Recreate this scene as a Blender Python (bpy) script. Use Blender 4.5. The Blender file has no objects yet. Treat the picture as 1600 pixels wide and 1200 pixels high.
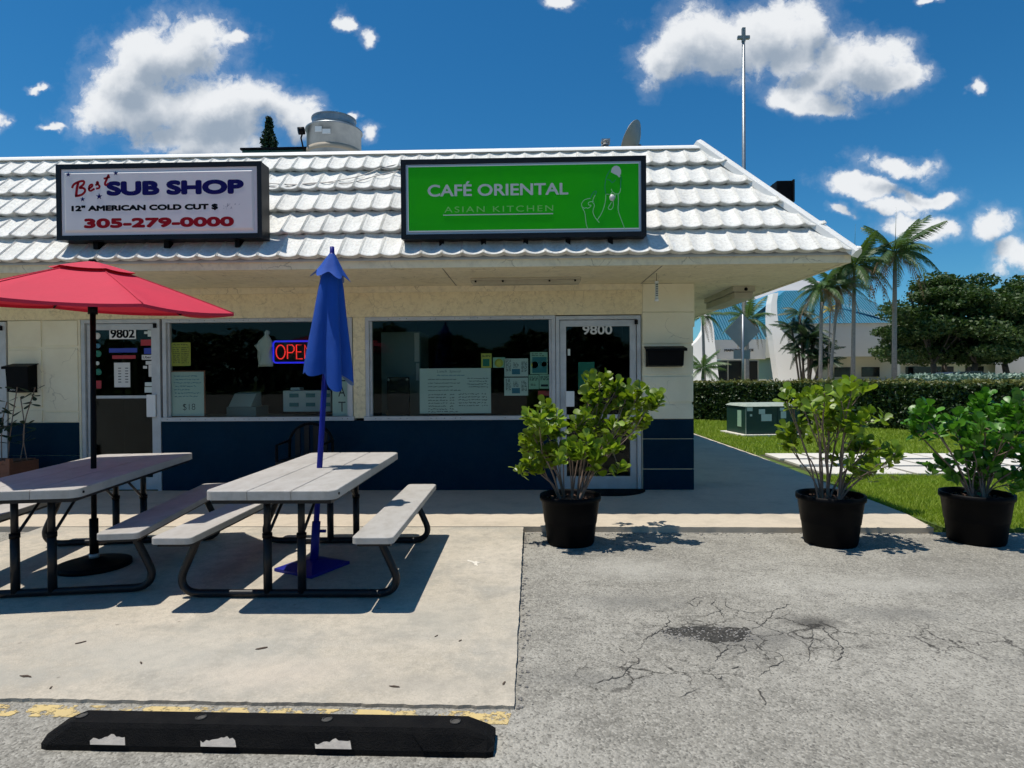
import bpy, bmesh, math, random
import numpy as np
from mathutils import Vector, Matrix
R = math.radians
random.seed(7); rng = np.random.default_rng(7)
S = bpy.context.scene; C = S.collection

# ---------------------------------------------------------------- camera
cd = bpy.data.cameras.new('camera'); cam = bpy.data.objects.new('camera', cd); C.objects.link(cam)
cd.sensor_width = 36; cd.lens = 36*970/1600; cd.clip_end = 3000; cd.clip_start = 0.05
cam.matrix_world = (Matrix.Translation((0, 0, 1.40)) @ Matrix.Rotation(R(1.65), 4, 'Z')
                    @ Matrix.Rotation(R(90-0.65), 4, 'X') @ Matrix.Rotation(R(-0.40), 4, 'Z'))
S.camera = cam
S.cycles.use_adaptive_sampling = True; S.cycles.adaptive_threshold = 0.02; S.cycles.adaptive_min_samples = 12
S.render.resolution_x = 1024; S.render.resolution_y = 768
S.view_settings.view_transform = 'Standard'; S.view_settings.look = 'None'
S.view_settings.gamma = 1; S.view_settings.exposure = 0.0
# ---------------------------------------------------------------- sun
SUN = Vector((-0.255, -0.03, 1.0)).normalized()
sd = bpy.data.lights.new('sun', 'SUN'); so = bpy.data.objects.new('sun', sd); C.objects.link(so)
sd.energy = 4.6; sd.angle = R(0.53); sd.color = (1.0, 0.945, 0.855)
so.rotation_euler = SUN.to_track_quat('Z', 'Y').to_euler()
so.location = (0, 0, 30)
# ---------------------------------------------------------------- sky with cumulus clouds
W = bpy.data.worlds.new('World'); S.world = W; W.use_nodes = True
def build_world():
    nt = W.node_tree; N = nt.nodes; L = nt.links; N.clear()
    def nd(t, **k):
        n = N.new(t)
        for a, b in k.items(): setattr(n, a, b)
        return n
    def math_(op, a, b=None, c=None, clamp=False):
        n = nd('ShaderNodeMath', operation=op, use_clamp=clamp)
        for i, v in enumerate((a, b, c)):
            if v is None: continue
            if hasattr(v, 'links') or hasattr(v, 'is_linked'): L.new(v, n.inputs[i])
            else: n.inputs[i].default_value = v
        return n.outputs[0]
    sky = nd('ShaderNodeTexSky', sky_type='NISHITA', sun_disc=False)
    sky.sun_elevation = math.asin(SUN.z); sky.sun_rotation = math.atan2(SUN.x, SUN.y)
    sky.altitude = 0; sky.air_density = 1.0; sky.dust_density = 0.3; sky.ozone_density = 2.5
    hs = nd('ShaderNodeHueSaturation'); hs.inputs['Saturation'].default_value = 1.12; hs.inputs['Value'].default_value = 0.96
    tint = nd('ShaderNodeMix', data_type='RGBA', blend_type='MULTIPLY'); tint.inputs['Factor'].default_value = 1; tint.inputs['B'].default_value = (.50, .86, 1.05, 1)
    L.new(sky.outputs[0], tint.inputs['A']); L.new(tint.outputs['Result'], hs.inputs['Color'])
    geo = nd('ShaderNodeTexCoord')
    sep = nd('ShaderNodeSeparateXYZ'); L.new(geo.outputs['Generated'], sep.inputs[0])
    ay = math_('MAXIMUM', math_('ABSOLUTE', sep.outputs[1]), 0.02)
    u = math_('DIVIDE', sep.outputs[0], ay); v = math_('DIVIDE', sep.outputs[2], ay)
    comb = nd('ShaderNodeCombineXYZ'); L.new(u, comb.inputs[0]); L.new(v, comb.inputs[1])
    uv = comb.outputs[0]
    blobs = [(-0.5855, 0.5392, 0.0907, 0.0536), (-0.6359, 0.5019, 0.0639, 0.0495), (-0.5451, 0.5559, 0.0412, 0.0351), (-0.6185, 0.4518, 0.1031, 0.0536), (-0.5149, 0.4414, 0.0948, 0.0412), (-0.4359, 0.443, 0.0722, 0.033), (-0.6761, 0.4446, 0.0598, 0.0412), (-0.394, 0.435, 0.0536, 0.0309), (-0.5472, 0.4006, 0.1134, 0.0309), (-0.3628, 0.4158, 0.033, 0.0227), (-0.4797, 0.5575, 0.0268, 0.0113), (-0.2585, 0.4056, 0.0206, 0.0165), (-0.2873, 0.4381, 0.0124, 0.0072), (-0.5634, 0.3718, 0.0289, 0.0103), (-0.2901, 0.5747, 0.0165, 0.0134), (-0.2539, 0.5575, 0.0165, 0.0144), (-0.8123, 0.4848, 0.0186, 0.0062), (-0.779, 0.4236, 0.0206, 0.0062), (-0.8672, 0.42, 0.0144, 0.0144), (0.2849, 0.5331, 0.0804, 0.0515), (0.3704, 0.5553, 0.0907, 0.0433), (0.4453, 0.5466, 0.0433, 0.0371), (0.2375, 0.52, 0.0412, 0.0454), (0.4203, 0.5119, 0.0515, 0.0289), (0.4921, 0.4782, 0.0722, 0.0412), (0.5418, 0.4972, 0.0474, 0.0351), (0.4182, 0.4435, 0.0433, 0.0206), (0.4621, 0.4306, 0.0371, 0.0206), (0.5814, 0.4663, 0.0392, 0.0268), (0.045, 0.5933, 0.0247, 0.0113), (0.6288, 0.5853, 0.0155, 0.0062), (0.7029, 0.4408, 0.0113, 0.0134), (0.5775, 0.3339, 0.0495, 0.0144), (0.5278, 0.2944, 0.0557, 0.0155), (0.627, 0.2909, 0.0454, 0.0124), (0.5775, 0.2695, 0.0371, 0.0124), (0.4978, 0.2545, 0.0206, 0.0093), (0.6172, 0.2367, 0.0495, 0.0186), (0.7258, 0.2352, 0.0392, 0.0247), (0.7722, 0.1804, 0.0433, 0.0268)]
    def puffs(vec, sc):
        n = nd('ShaderNodeTexVoronoi', feature='F1', normalize=True); n.inputs['Scale'].default_value = sc
        n.inputs['Detail'].default_value = 3.0; n.inputs['Roughness'].default_value = 0.58; n.inputs['Lacunarity'].default_value = 2.1
        L.new(vec, n.inputs['Vector']); return n.outputs['Distance']
    def warp(vec, sc, amp, det):
        n1 = nd('ShaderNodeTexNoise', noise_dimensions='3D'); n1.inputs['Scale'].default_value = sc
        n1.inputs['Detail'].default_value = det; n1.inputs['Roughness'].default_value = 0.6; L.new(vec, n1.inputs['Vector'])
        sb = nd('ShaderNodeVectorMath', operation='SUBTRACT'); L.new(n1.outputs['Color'], sb.inputs[0]); sb.inputs[1].default_value = (.5, .5, .5)
        w = nd('ShaderNodeVectorMath', operation='MULTIPLY_ADD'); L.new(sb.outputs[0], w.inputs[0]); w.inputs[1].default_value = amp; L.new(vec, w.inputs[2]); return w.outputs[0]
    big = warp(uv, 7.0, (.15, .11, 0), 5.0)              # wind-torn outline
    fine = warp(uv, 26.0, (.045, .040, 0), 6.0)          # curled edges of the puffs
    def field(vec, bl):
      cur = None
      for (cu, cv, ru, rv) in bl:
        m = nd('ShaderNodeVectorMath', operation='MULTIPLY_ADD'); L.new(vec, m.inputs[0])
        m.inputs[1].default_value = (1/ru, 1/rv, 0); m.inputs[2].default_value = (-cu/ru, -cv/rv, 0)
        d = nd('ShaderNodeVectorMath', operation='LENGTH'); L.new(m.outputs[0], d.inputs[0])
        cur = d.outputs['Value'] if cur is None else math_('SMOOTH_MIN', cur, d.outputs['Value'], 0.35)
      return math_('SUBTRACT', 1.25, cur)
    body = field(big, blobs)
    lift = nd('ShaderNodeVectorMath', operation='ADD'); L.new(big, lift.inputs[0]); lift.inputs[1].default_value = (-.010, .040, 0)
    above = field(lift.outputs[0], [q for q in blobs if q[3] > .013 and q[2] > .03])       # how much cloud lies between here and the sun
    pf = puffs(fine, 8.0)
    veil = nd('ShaderNodeTexNoise', noise_dimensions='3D'); veil.inputs['Scale'].default_value = 9.0; veil.inputs['Detail'].default_value = 7; veil.inputs['Roughness'].default_value = .67; L.new(fine, veil.inputs['Vector'])
    d0 = math_('ADD', math_('ADD', body, math_('MULTIPLY', math_('SUBTRACT', 0.34, pf), 1.1)), math_('MULTIPLY', math_('SUBTRACT', veil.outputs[0], 0.49), 2.6))
    mr = nd('ShaderNodeMapRange', interpolation_type='SMOOTHSTEP'); L.new(d0, mr.inputs[0]); mr.inputs[1].default_value = -0.02; mr.inputs[2].default_value = 0.66
    mh = nd('ShaderNodeMapRange', interpolation_type='SMOOTHSTEP'); L.new(d0, mh.inputs[0]); mh.inputs[1].default_value = -0.50; mh.inputs[2].default_value = 0.60; mh.inputs[4].default_value = .22
    alpha = math_('MAXIMUM', mr.outputs[0], mh.outputs[0])
    # self-shading: deep parts, and parts with a puff between them and the sun, turn blue-grey
    sh = nd('ShaderNodeVectorMath', operation='ADD'); L.new(fine, sh.inputs[0]); sh.inputs[1].default_value = (-.008, .022, 0)
    d1 = math_('ADD', math_('ADD', math_('MULTIPLY', above, 0.85), math_('MULTIPLY', math_('SUBTRACT', veil.outputs[0], .5), .5)), math_('MULTIPLY', math_('SUBTRACT', pf, puffs(sh.outputs[0], 8.0)), 1.1))
    ms = nd('ShaderNodeMapRange', interpolation_type='SMOOTHSTEP'); L.new(d1, ms.inputs[0])
    ms.inputs[1].default_value = 0.05; ms.inputs[2].default_value = 0.95
    mixc = nd('ShaderNodeMix', data_type='RGBA'); L.new(ms.outputs[0], mixc.inputs['Factor'])
    mixc.inputs['A'].default_value = (8.7, 8.9, 9.1, 1); mixc.inputs['B'].default_value = (3.3, 4.0, 4.9, 1)
    bg = nd('ShaderNodeBackground'); bg.inputs['Strength'].default_value = 0.1; L.new(hs.outputs[0], bg.inputs['Color'])
    bc = nd('ShaderNodeBackground'); bc.inputs['Strength'].default_value = 0.1; L.new(mixc.outputs['Result'], bc.inputs['Color'])
    inner = nd('ShaderNodeMixShader'); L.new(math_('MULTIPLY', alpha, 0.97), inner.inputs[0]); L.new(bg.outputs[0], inner.inputs[1]); L.new(bc.outputs[0], inner.inputs[2])
    # cheap outer test: only directions near the cloud banks evaluate the cloud nodes at all
    def near(cu, cv, ru, rv):
        m = nd('ShaderNodeVectorMath', operation='MULTIPLY_ADD'); L.new(uv, m.inputs[0]); m.inputs[1].default_value = (1/ru, 1/rv, 0); m.inputs[2].default_value = (-cu/ru, -cv/rv, 0)
        d = nd('ShaderNodeVectorMath', operation='LENGTH'); L.new(m.outputs[0], d.inputs[0]); return math_('LESS_THAN', d.outputs['Value'], 1.0)
    gate = math_('MAXIMUM', near(-.57, .43, .56, .34), near(.47, .42, .62, .44))
    outer = nd('ShaderNodeMixShader'); L.new(math_('MULTIPLY', gate, math_('GREATER_THAN', sep.outputs[2], 0.0)), outer.inputs[0]); L.new(bg.outputs[0], outer.inputs[1]); L.new(inner.outputs[0], outer.inputs[2])
    out = nd('ShaderNodeOutputWorld'); L.new(outer.outputs[0], out.inputs['Surface'])
build_world()
W.cycles.sampling_method = 'MANUAL'; W.cycles.sample_map_resolution = 256

# ---------------------------------------------------------------- helpers
WL = {}                                    # world location of every (unrotated) root
class MB:
    """collects shapes in one mesh"""
    def __init__(s): s.v = []; s.f = []; s.sm = []
    def add(s, v, f, smooth=False):
        n = len(s.v); s.v += [tuple(p) for p in v]; s.f += [tuple(i+n for i in q) for q in f]; s.sm += [smooth]*len(f); return s
    def box(s, x0, x1, y0, y1, z0, z1, bev=0.0):
        if bev > 0:
            bm = bmesh.new(); bmesh.ops.create_cube(bm, size=1)
            for p in bm.verts: p.co = Vector(((x0+x1)/2+p.co.x*(x1-x0), (y0+y1)/2+p.co.y*(y1-y0), (z0+z1)/2+p.co.z*(z1-z0)))
            bmesh.ops.bevel(bm, geom=bm.edges[:], offset=bev, segments=2, affect='EDGES', profile=.5)
            bm.verts.index_update(); s.add([p.co[:] for p in bm.verts], [[q.index for q in f.verts] for f in bm.faces]); bm.free(); return s
        v = [(x, y, z) for x in (x0, x1) for y in (y0, y1) for z in (z0, z1)]
        return s.add(v, [(0,1,3,2), (4,6,7,5), (0,4,5,1), (2,3,7,6), (0,2,6,4), (1,5,7,3)])
    def tube(s, pts, r, n=10, caps=True, smooth=True):
        pts = [Vector(p) for p in pts]; k = len(pts); rs = r if isinstance(r, (list, tuple)) else [r]*k
        v = []; t0 = None; nrm = None
        for i, p in enumerate(pts):
            t = (pts[min(i+1, k-1)]-pts[max(i-1, 0)]).normalized()
            if nrm is None:
                a = Vector((0, 0, 1)) if abs(t.z) < .9 else Vector((1, 0, 0)); nrm = t.cross(a).normalized()
            else: nrm = (nrm-t*nrm.dot(t)).normalized()
            b = t.cross(nrm)
            for j in range(n):
                a = 2*math.pi*j/n; v.append(p+(nrm*math.cos(a)+b*math.sin(a))*rs[i])
        f = [(i*n+j, i*n+(j+1) % n, (i+1)*n+(j+1) % n, (i+1)*n+j) for i in range(k-1) for j in range(n)]
        s.add(v, f, smooth)
        if caps: s.f += [tuple(len(s.v)-k*n+j for j in reversed(range(n))), tuple(len(s.v)-n+j for j in range(n))]; s.sm += [False, False]
        return s
    def lathe(s, prof, n=24, c=(0, 0, 0), smooth=True):
        v = [(c[0]+r*math.cos(2*math.pi*j/n), c[1]+r*math.sin(2*math.pi*j/n), c[2]+z) for r, z in prof for j in range(n)]
        f = [(i*n+j, i*n+(j+1) % n, (i+1)*n+(j+1) % n, (i+1)*n+j) for i in range(len(prof)-1) for j in range(n)]
        return s.add(v, f, smooth)
    def prism(s, poly, y0, y1):
        """outline in X-Z, extruded along Y"""
        n = len(poly); v = [(x, y0, z) for x, z in poly]+[(x, y1, z) for x, z in poly]
        return s.add(v, [tuple(range(n)), tuple(reversed(range(n, 2*n)))]+[(i, i+n, (i+1) % n+n, (i+1) % n) for i in range(n)])
    def slab(s, poly, z0, z1):
        """outline in X-Y, extruded along Z"""
        n = len(poly); v = [(x, y, z1) for x, y in poly]+[(x, y, z0) for x, y in poly]
        return s.add(v, [tuple(range(n)), tuple(reversed(range(n, 2*n)))]+[(i, i+n, (i+1) % n+n, (i+1) % n) for i in range(n)])
    def ribbon(s, pts, w, y, th=.0004):
        """flat stroke of width w in the X-Z plane at depth y"""
        pts = [Vector((p[0], p[1])) for p in pts]; k = len(pts); v = []
        for i, p in enumerate(pts):
            t = (pts[min(i+1, k-1)]-pts[max(i-1, 0)]); t = t.normalized() if t.length > 1e-9 else Vector((1, 0)); n = Vector((-t.y, t.x))*w/2
            for q in (p+n, p-n): v += [(q.x, y, q.y), (q.x, y+th, q.y)]
        f = []
        for i in range(k-1):
            a = i*4; b = a+4; f += [(a, b, b+2, a+2), (a, a+1, b+1, b), (a+2, b+2, b+3, a+3)]
        return s.add(v, f)
    def mesh(s, name):
        m = bpy.data.meshes.new(name); m.from_pydata(s.v, [], s.f)
        if any(s.sm): m.polygons.foreach_set('use_smooth', s.sm)
        bm = bmesh.new(); bm.from_mesh(m); bmesh.ops.recalc_face_normals(bm, faces=bm.faces[:]); bm.to_mesh(m); bm.free()
        return m
    def build(s, name, mat, parent=None, local=False):
        m = s.mesh(name)
        if parent is not None and not local: m.transform(Matrix.Translation(-WL.get(parent.name, Vector())))
        return ob(name, m, mat, parent)
def ob(name, m, mat, parent=None):
    o = bpy.data.objects.new(name, m); C.objects.link(o)
    if mat is not None and not m.materials: m.materials.append(mat)
    if parent is not None: o.parent = parent; WL[o.name] = WL.get(parent.name, Vector())
    else: WL[o.name] = Vector()
    return o
def tag(o, label=None, cat=None, group=None, kind=None):
    if label: o['label'] = label
    if cat: o['category'] = cat
    if group: o['group'] = group
    if kind: o['kind'] = kind
    return o
def thing(name, label, cat, loc=(0, 0, 0), rz=0, group=None):
    o = bpy.data.objects.new(name, None); C.objects.link(o); o.location = loc; o.rotation_euler = (0, 0, rz)
    o.empty_display_size = .1; WL[o.name] = Vector(loc); return tag(o, label, cat, group)
def np_mesh(name, V, F, smooth=False):
    m = bpy.data.meshes.new(name); V = np.asarray(V, 'f4'); F = np.asarray(F, 'i4'); k = F.shape[1]
    m.vertices.add(len(V)); m.vertices.foreach_set('co', V.ravel()); m.loops.add(F.size); m.loops.foreach_set('vertex_index', F.ravel())
    m.polygons.add(len(F)); m.polygons.foreach_set('loop_start', np.arange(0, F.size, k, dtype='i4'))
    try: m.polygons.foreach_set('loop_total', np.full(len(F), k, 'i4'))
    except Exception: pass
    if smooth: m.polygons.foreach_set('use_smooth', np.ones(len(F), bool))
    m.update(calc_edges=True); m.validate(); return m
def text(s, x0, x1, z0, z1, y, name, mat, parent, bold=0.0, shear=0.0, th=.0003, space=1.0):
    c = bpy.data.curves.new('t', 'FONT'); c.body = s; c.size = 1; c.offset = min(bold, 0); c.shear = shear; c.extrude = .002; c.space_character = space
    o = bpy.data.objects.new('t', c); C.objects.link(o); dg = bpy.context.evaluated_depsgraph_get()
    m = bpy.data.meshes.new_from_object(o.evaluated_get(dg)); bpy.data.objects.remove(o); bpy.data.curves.remove(c)
    n = len(m.vertices); a = np.zeros(n*3, 'f4'); m.vertices.foreach_get('co', a); a = a.reshape(-1, 3)
    lo = a.min(0); hi = a.max(0); b = np.zeros_like(a); r = max(bold, 0); x0 += r; x1 -= r; z0 += r*.8; z1 -= r*.8
    b[:, 0] = x0+(a[:, 0]-lo[0])/(hi[0]-lo[0])*(x1-x0); b[:, 2] = z0+(a[:, 1]-lo[1])/(hi[1]-lo[1])*(z1-z0)
    b[:, 1] = np.where(a[:, 2] > 0, y-th, y); b -= np.array(WL.get(parent.name, Vector()), 'f4')
    m.vertices.foreach_set('co', b.astype('f4').ravel()); m.update(); m.materials.clear()
    m.name = name
    if r > 0:                                # heavier weight: the outline swept round a small circle
        bm = bmesh.new(); bm.from_mesh(m); src = bm.verts[:]+bm.edges[:]+bm.faces[:]
        for k in range(10):
            d = bmesh.ops.duplicate(bm, geom=src); an = 2*math.pi*k/10
            for q in d['geom']:
                if isinstance(q, bmesh.types.BMVert): q.co += Vector((r*math.cos(an), -.00003*(k+1), r*.8*math.sin(an)))
        bm.to_mesh(m); bm.free()
    return ob(name, m, mat, parent)

# ---------------------------------------------------------------- materials
def mat(name, c, rough=.6, c2=None, scale=3.0, amt=.6, bump=0.0, bscale=60., metal=0.0, spec=.5, detail=6, fine=None, fscale=180., famt=.5, stretch=(1, 1, 1), objrand=0.0, trans=None, emit=None, coat=0):
    """principled material: base colour c, worn towards c2 by large noise, speckled towards `fine` by small noise"""
    m = bpy.data.materials.new(name); m.use_nodes = True; nt = m.node_tree; N = nt.nodes; L = nt.links
    b = N['Principled BSDF']; b.inputs['Roughness'].default_value = rough; b.inputs['Metallic'].default_value = metal
    b.inputs['Specular IOR Level'].default_value = spec; b.inputs['Base Color'].default_value = (*c, 1)
    if coat: b.inputs['Coat Weight'].default_value = coat; b.inputs['Coat Roughness'].default_value = .2
    col = None
    g = N.new('ShaderNodeNewGeometry'); mp = N.new('ShaderNodeMapping'); mp.inputs['Scale'].default_value = stretch
    L.new(g.outputs['Position'], mp.inputs['Vector']); P = mp.outputs[0]
    def noise(sc, det=6, ro=.6):
        n = N.new('ShaderNodeTexNoise'); n.inputs['Scale'].default_value = sc; n.inputs['Detail'].default_value = det; n.inputs['Roughness'].default_value = ro
        L.new(P, n.inputs['Vector']); return n.outputs[0]
    def ramp(src, a, bb, hi=1.0):
        r = N.new('ShaderNodeMapRange'); L.new(src, r.inputs[0]); r.inputs[1].default_value = a; r.inputs[2].default_value = bb; r.inputs[4].default_value = hi; return r.outputs[0]
    def mixc(f, A, B):
        x = N.new('ShaderNodeMix'); x.data_type = 'RGBA'; L.new(f, x.inputs['Factor'])
        for k, q in (('A', A), ('B', B)):
            if isinstance(q, tuple): x.inputs[k].default_value = (*q, 1)
            else: L.new(q, x.inputs[k])
        return x.outputs['Result']
    if c2: col = mixc(ramp(noise(scale, detail), .38, .66, amt), tuple(c), tuple(c2))
    if fine: col = mixc(ramp(noise(fscale, 3, .7), .45, .72, famt), col if col is not None else tuple(c), tuple(fine))
    if objrand:
        oi = N.new('ShaderNodeObjectInfo'); h = N.new('ShaderNodeHueSaturation'); r = N.new('ShaderNodeMapRange'); L.new(oi.outputs['Random'], r.inputs[0])
        r.inputs[3].default_value = 1-objrand; r.inputs[4].default_value = 1+objrand; L.new(r.outputs[0], h.inputs['Value'])
        if col is not None: L.new(col, h.inputs['Color'])
        else: h.inputs['Color'].default_value = (*c, 1)
        col = h.outputs[0]
    if col is not None: L.new(col, b.inputs['Base Color'])
    if bump:
        bp = N.new('ShaderNodeBump'); bp.inputs['Strength'].default_value = bump; bp.inputs['Distance'].default_value = .01
        L.new(noise(bscale, 5, .65), bp.inputs['Height']); L.new(bp.outputs[0], b.inputs['Normal'])
    if emit: b.inputs['Emission Color'].default_value = (*emit[0], 1); b.inputs['Emission Strength'].default_value = emit[1]
    if trans:
        t = N.new('ShaderNodeBsdfTranslucent'); mx = N.new('ShaderNodeMixShader'); mx.inputs[0].default_value = trans[1]
        t.inputs['Color'].default_value = (*trans[0], 1); out = N['Material Output']
        L.new(b.outputs[0], mx.inputs[1]); L.new(t.outputs[0], mx.inputs[2]); L.new(mx.outputs[0], out.inputs['Surface'])
    return m
def glass_mat(name, tint, refl=1.0):
    m = bpy.data.materials.new(name); m.use_nodes = True; nt = m.node_tree; N = nt.nodes; L = nt.links; N.remove(N['Principled BSDF'])
    t = N.new('ShaderNodeBsdfTransparent'); t.inputs[0].default_value = (*tint, 1); g = N.new('ShaderNodeBsdfGlossy'); g.inputs['Roughness'].default_value = .01
    f = N.new('ShaderNodeFresnel'); f.inputs[0].default_value = 1.5; mx = N.new('ShaderNodeMixShader')
    ml = N.new('ShaderNodeMath'); ml.operation = 'MULTIPLY'; L.new(f.outputs[0], ml.inputs[0]); ml.inputs[1].default_value = refl
    L.new(ml.outputs[0], mx.inputs[0]); L.new(t.outputs[0], mx.inputs[1]); L.new(g.outputs[0], mx.inputs[2]); L.new(mx.outputs[0], N['Material Output'].inputs['Surface']); return m
M = {}
M['cream'] = mat('cream_stucco', (.87, .76, .50), .85, (.78, .66, .42), 2.2, .7, .6, 26, fine=(.44, .35, .21), fscale=25, famt=.4)
M['block'] = mat('painted_block', (.86, .80, .60), .8, (.76, .69, .50), 3, .6, .25, 90)
M['navy'] = mat('navy_paint', (.0010, .024, .048), .75, (.0008, .018, .036), 2.5, .7, .25, 40, spec=.12, fine=(.012, .032, .052), fscale=9, famt=.35)
M['soffit'] = mat('soffit_paint', (.84, .76, .55), .85, (.72, .63, .42), 1.8, .7, .25, 40, fine=(.34, .31, .25), fscale=14, famt=.3)
M['alu'] = mat('dull_aluminium', (.55, .56, .56), .5, (.40, .41, .41), 6, .6, .08, 80, metal=.25)
M['rivet'] = mat('rivet', (.12, .12, .12), .5)
M['tile'] = mat('white_roof_paint', (.79, .78, .73), .65, (.66, .65, .60), 5.0, .75, .8, 34, fine=(.42, .41, .37), fscale=30, famt=.55, objrand=.06)
M['tilebutt'] = M['tile']
M['cap'] = mat('white_flashing', (.84, .83, .79), .55, (.70, .69, .64), 4, .6, .1, 30)
M['deck'] = mat('roof_deck', (.55, .55, .53), .9)
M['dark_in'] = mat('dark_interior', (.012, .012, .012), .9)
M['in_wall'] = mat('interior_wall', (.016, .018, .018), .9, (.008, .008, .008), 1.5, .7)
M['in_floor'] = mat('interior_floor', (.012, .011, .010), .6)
M['glass'] = glass_mat('window_glass', (.84, .90, .88), 0.32)
M['black_metal'] = mat('black_metal', (.0018, .0018, .0028), .55, (.004, .004, .005), 8, .6, spec=.12)
M['black_paint'] = mat('sign_black', (.006, .006, .008), .45, (.012, .012, .013), 5, .5, spec=.3)
M['sign_white'] = mat('sign_white_acrylic', (.78, .75, .74), .4, (.71, .68, .67), 2.5, .5, spec=.2)
M['sign_green'] = mat('sign_green_acrylic', (.020, .46, .002), .4, (.012, .38, .012), 1.2, .7, spec=.15)
M['sign_trim'] = mat('sign_trim', (.45, .47, .50), .35, metal=.3)
M['let_navy'] = mat('navy_vinyl', (.008, .006, .100), .5, spec=.1); M['let_red'] = mat('red_vinyl', (.30, .006, .014), .5, spec=.1); M['let_black'] = mat('black_vinyl', (.004, .004, .005), .5, spec=.1)
M['let_grey'] = mat('pale_vinyl', (.55, .56, .52), .4); M['let_dim'] = mat('faded_vinyl', (.22, .58, .12), .4); M['let_line'] = mat('light_green_vinyl', (.36, .66, .34), .4)
M['let_faint'] = mat('worn_print', (.40, .39, .43), .5)
M['white'] = mat('white_paint', (.78, .78, .76), .5)
M['steel'] = mat('galvanised_steel', (.34, .37, .39), .42, (.22, .25, .27), 4, .8, .1, 20, metal=.6)
M['resin'] = mat('grey_resin', (.45, .43, .40), .6, (.38, .36, .33), 5, .8, .15, 120, fine=(.27, .24, .20), fscale=16, famt=.4, stretch=(1, .5, 1))
M['post'] = mat('dark_bronze_tube', (.008, .009, .012), .42, (.016, .014, .014), 9, .6, spec=.3)
M['red'] = mat('red_canvas', (.62, .022, .060), .8, (.53, .020, .055), 2.2, .7, .55, 7, trans=((.80, .010, .015), .06))
M['blue'] = mat('blue_canvas', (.001, .070, .40), .8, (.001, .055, .32), 2.5, .7, .5, 9, trans=((.004, .03, .30), .10))
M['blue_metal'] = mat('blue_metal', (.003, .008, .20), .45, spec=.3)
M['pot'] = mat('black_plastic', (.0010, .0011, .0018), .55, (.0028, .0028, .0034), 6, .6, .1, 20, spec=.10)
M['mulch'] = mat('bark_mulch', (.075, .035, .020), .9, (.16, .09, .06), 30, .8, .6, 60)
def veins(m, sc, width, color, amt, keep=.5):
    """hairline cracks wandering over a painted surface, broken up by noise"""
    nt = m.node_tree; N = nt.nodes; L = nt.links; b = N['Principled BSDF']; src = b.inputs['Base Color'].links[0].from_socket
    g = N.new('ShaderNodeNewGeometry'); n = N.new('ShaderNodeTexNoise'); n.inputs['Scale'].default_value = sc*1.3; n.inputs['Detail'].default_value = 6; L.new(g.outputs['Position'], n.inputs['Vector'])
    w = N.new('ShaderNodeVectorMath'); w.operation = 'MULTIPLY_ADD'; L.new(n.outputs['Color'], w.inputs[0]); w.inputs[1].default_value = (.5/sc*2, .5/sc*2, .5/sc*2); L.new(g.outputs['Position'], w.inputs[2])
    v = N.new('ShaderNodeTexVoronoi'); v.feature = 'DISTANCE_TO_EDGE'; v.inputs['Scale'].default_value = sc; L.new(w.outputs[0], v.inputs['Vector'])
    r = N.new('ShaderNodeMapRange'); L.new(v.outputs['Distance'], r.inputs[0]); r.inputs[1].default_value = width; r.inputs[2].default_value = width*.3; r.inputs[4].default_value = amt
    k = N.new('ShaderNodeMapRange'); L.new(n.outputs[0], k.inputs[0]); k.inputs[1].default_value = keep-.04; k.inputs[2].default_value = keep+.06
    mu = N.new('ShaderNodeMath'); mu.operation = 'MULTIPLY'; L.new(r.outputs[0], mu.inputs[0]); L.new(k.outputs[0], mu.inputs[1])
    x = N.new('ShaderNodeMix'); x.data_type = 'RGBA'; L.new(mu.outputs[0], x.inputs['Factor']); L.new(src, x.inputs['A']); x.inputs['B'].default_value = (*color, 1); L.new(x.outputs['Result'], b.inputs['Base Color'])
veins(M['cream'], 5.0, .026, (.38, .31, .19), .42, .50); veins(M['soffit'], 2.2, .014, (.34, .29, .19), .6, .52); veins(M['block'], 2.0, .010, (.35, .31, .22), .5, .55)
def lining(m, color):
    nt = m.node_tree; N = nt.nodes; L = nt.links; b = N['Principled BSDF']; src = b.inputs['Base Color'].links[0].from_socket; g = N.new('ShaderNodeNewGeometry')
    x = N.new('ShaderNodeMix'); x.data_type = 'RGBA'; L.new(g.outputs['Backfacing'], x.inputs['Factor']); L.new(src, x.inputs['A']); x.inputs['B'].default_value = (*color, 1); L.new(x.outputs['Result'], b.inputs['Base Color'])
lining(M['blue'], (.16, .25, .40))
M['stem'] = mat('woody_stem', (.24, .17, .13), .8, (.13, .09, .065), 14, .7, .3, 90)
M['leaf'] = mat('waxy_leaf', (.185, .285, .016), .4, (.105, .190, .012), 7, .7, objrand=.4, trans=((.36, .52, .02), .30))
M['leafd'] = mat('waxy_leaf_dark', (.080, .225, .014), .4, (.045, .140, .010), 7, .7, objrand=.35, trans=((.12, .36, .02), .25))
M['rubber'] = mat('black_rubber', (.004, .004, .0045), .85, (.013, .012, .011), 12, .5, .7, 140, spec=.15)
M['tape'] = mat('worn_white_tape', (.62, .55, .47), .8, (.48, .42, .36), 30, .7, .3, 90)
M['paper'] = mat('paper', (.62, .68, .64), .8); M['paperw'] = mat('white_paper', (.66, .66, .63), .8); M['yellowp'] = mat('yellow_paper', (.60, .52, .10), .8)
M['ink'] = mat('ink', (.03, .035, .05), .8); M['inkb'] = mat('blue_ink', (.06, .20, .30), .7); M['lemon'] = mat('lemon_print', (.62, .56, .10), .7); M['mint'] = mat('mint_print', (.36, .56, .42), .7)
M['teal'] = mat('teal_print', (.05, .22, .24), .7); M['redp'] = mat('red_print', (.40, .03, .04), .6); M['bluep'] = mat('blue_print', (.03, .06, .38), .6); M['greenp'] = mat('green_print', (.02, .20, .14), .6)
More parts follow.
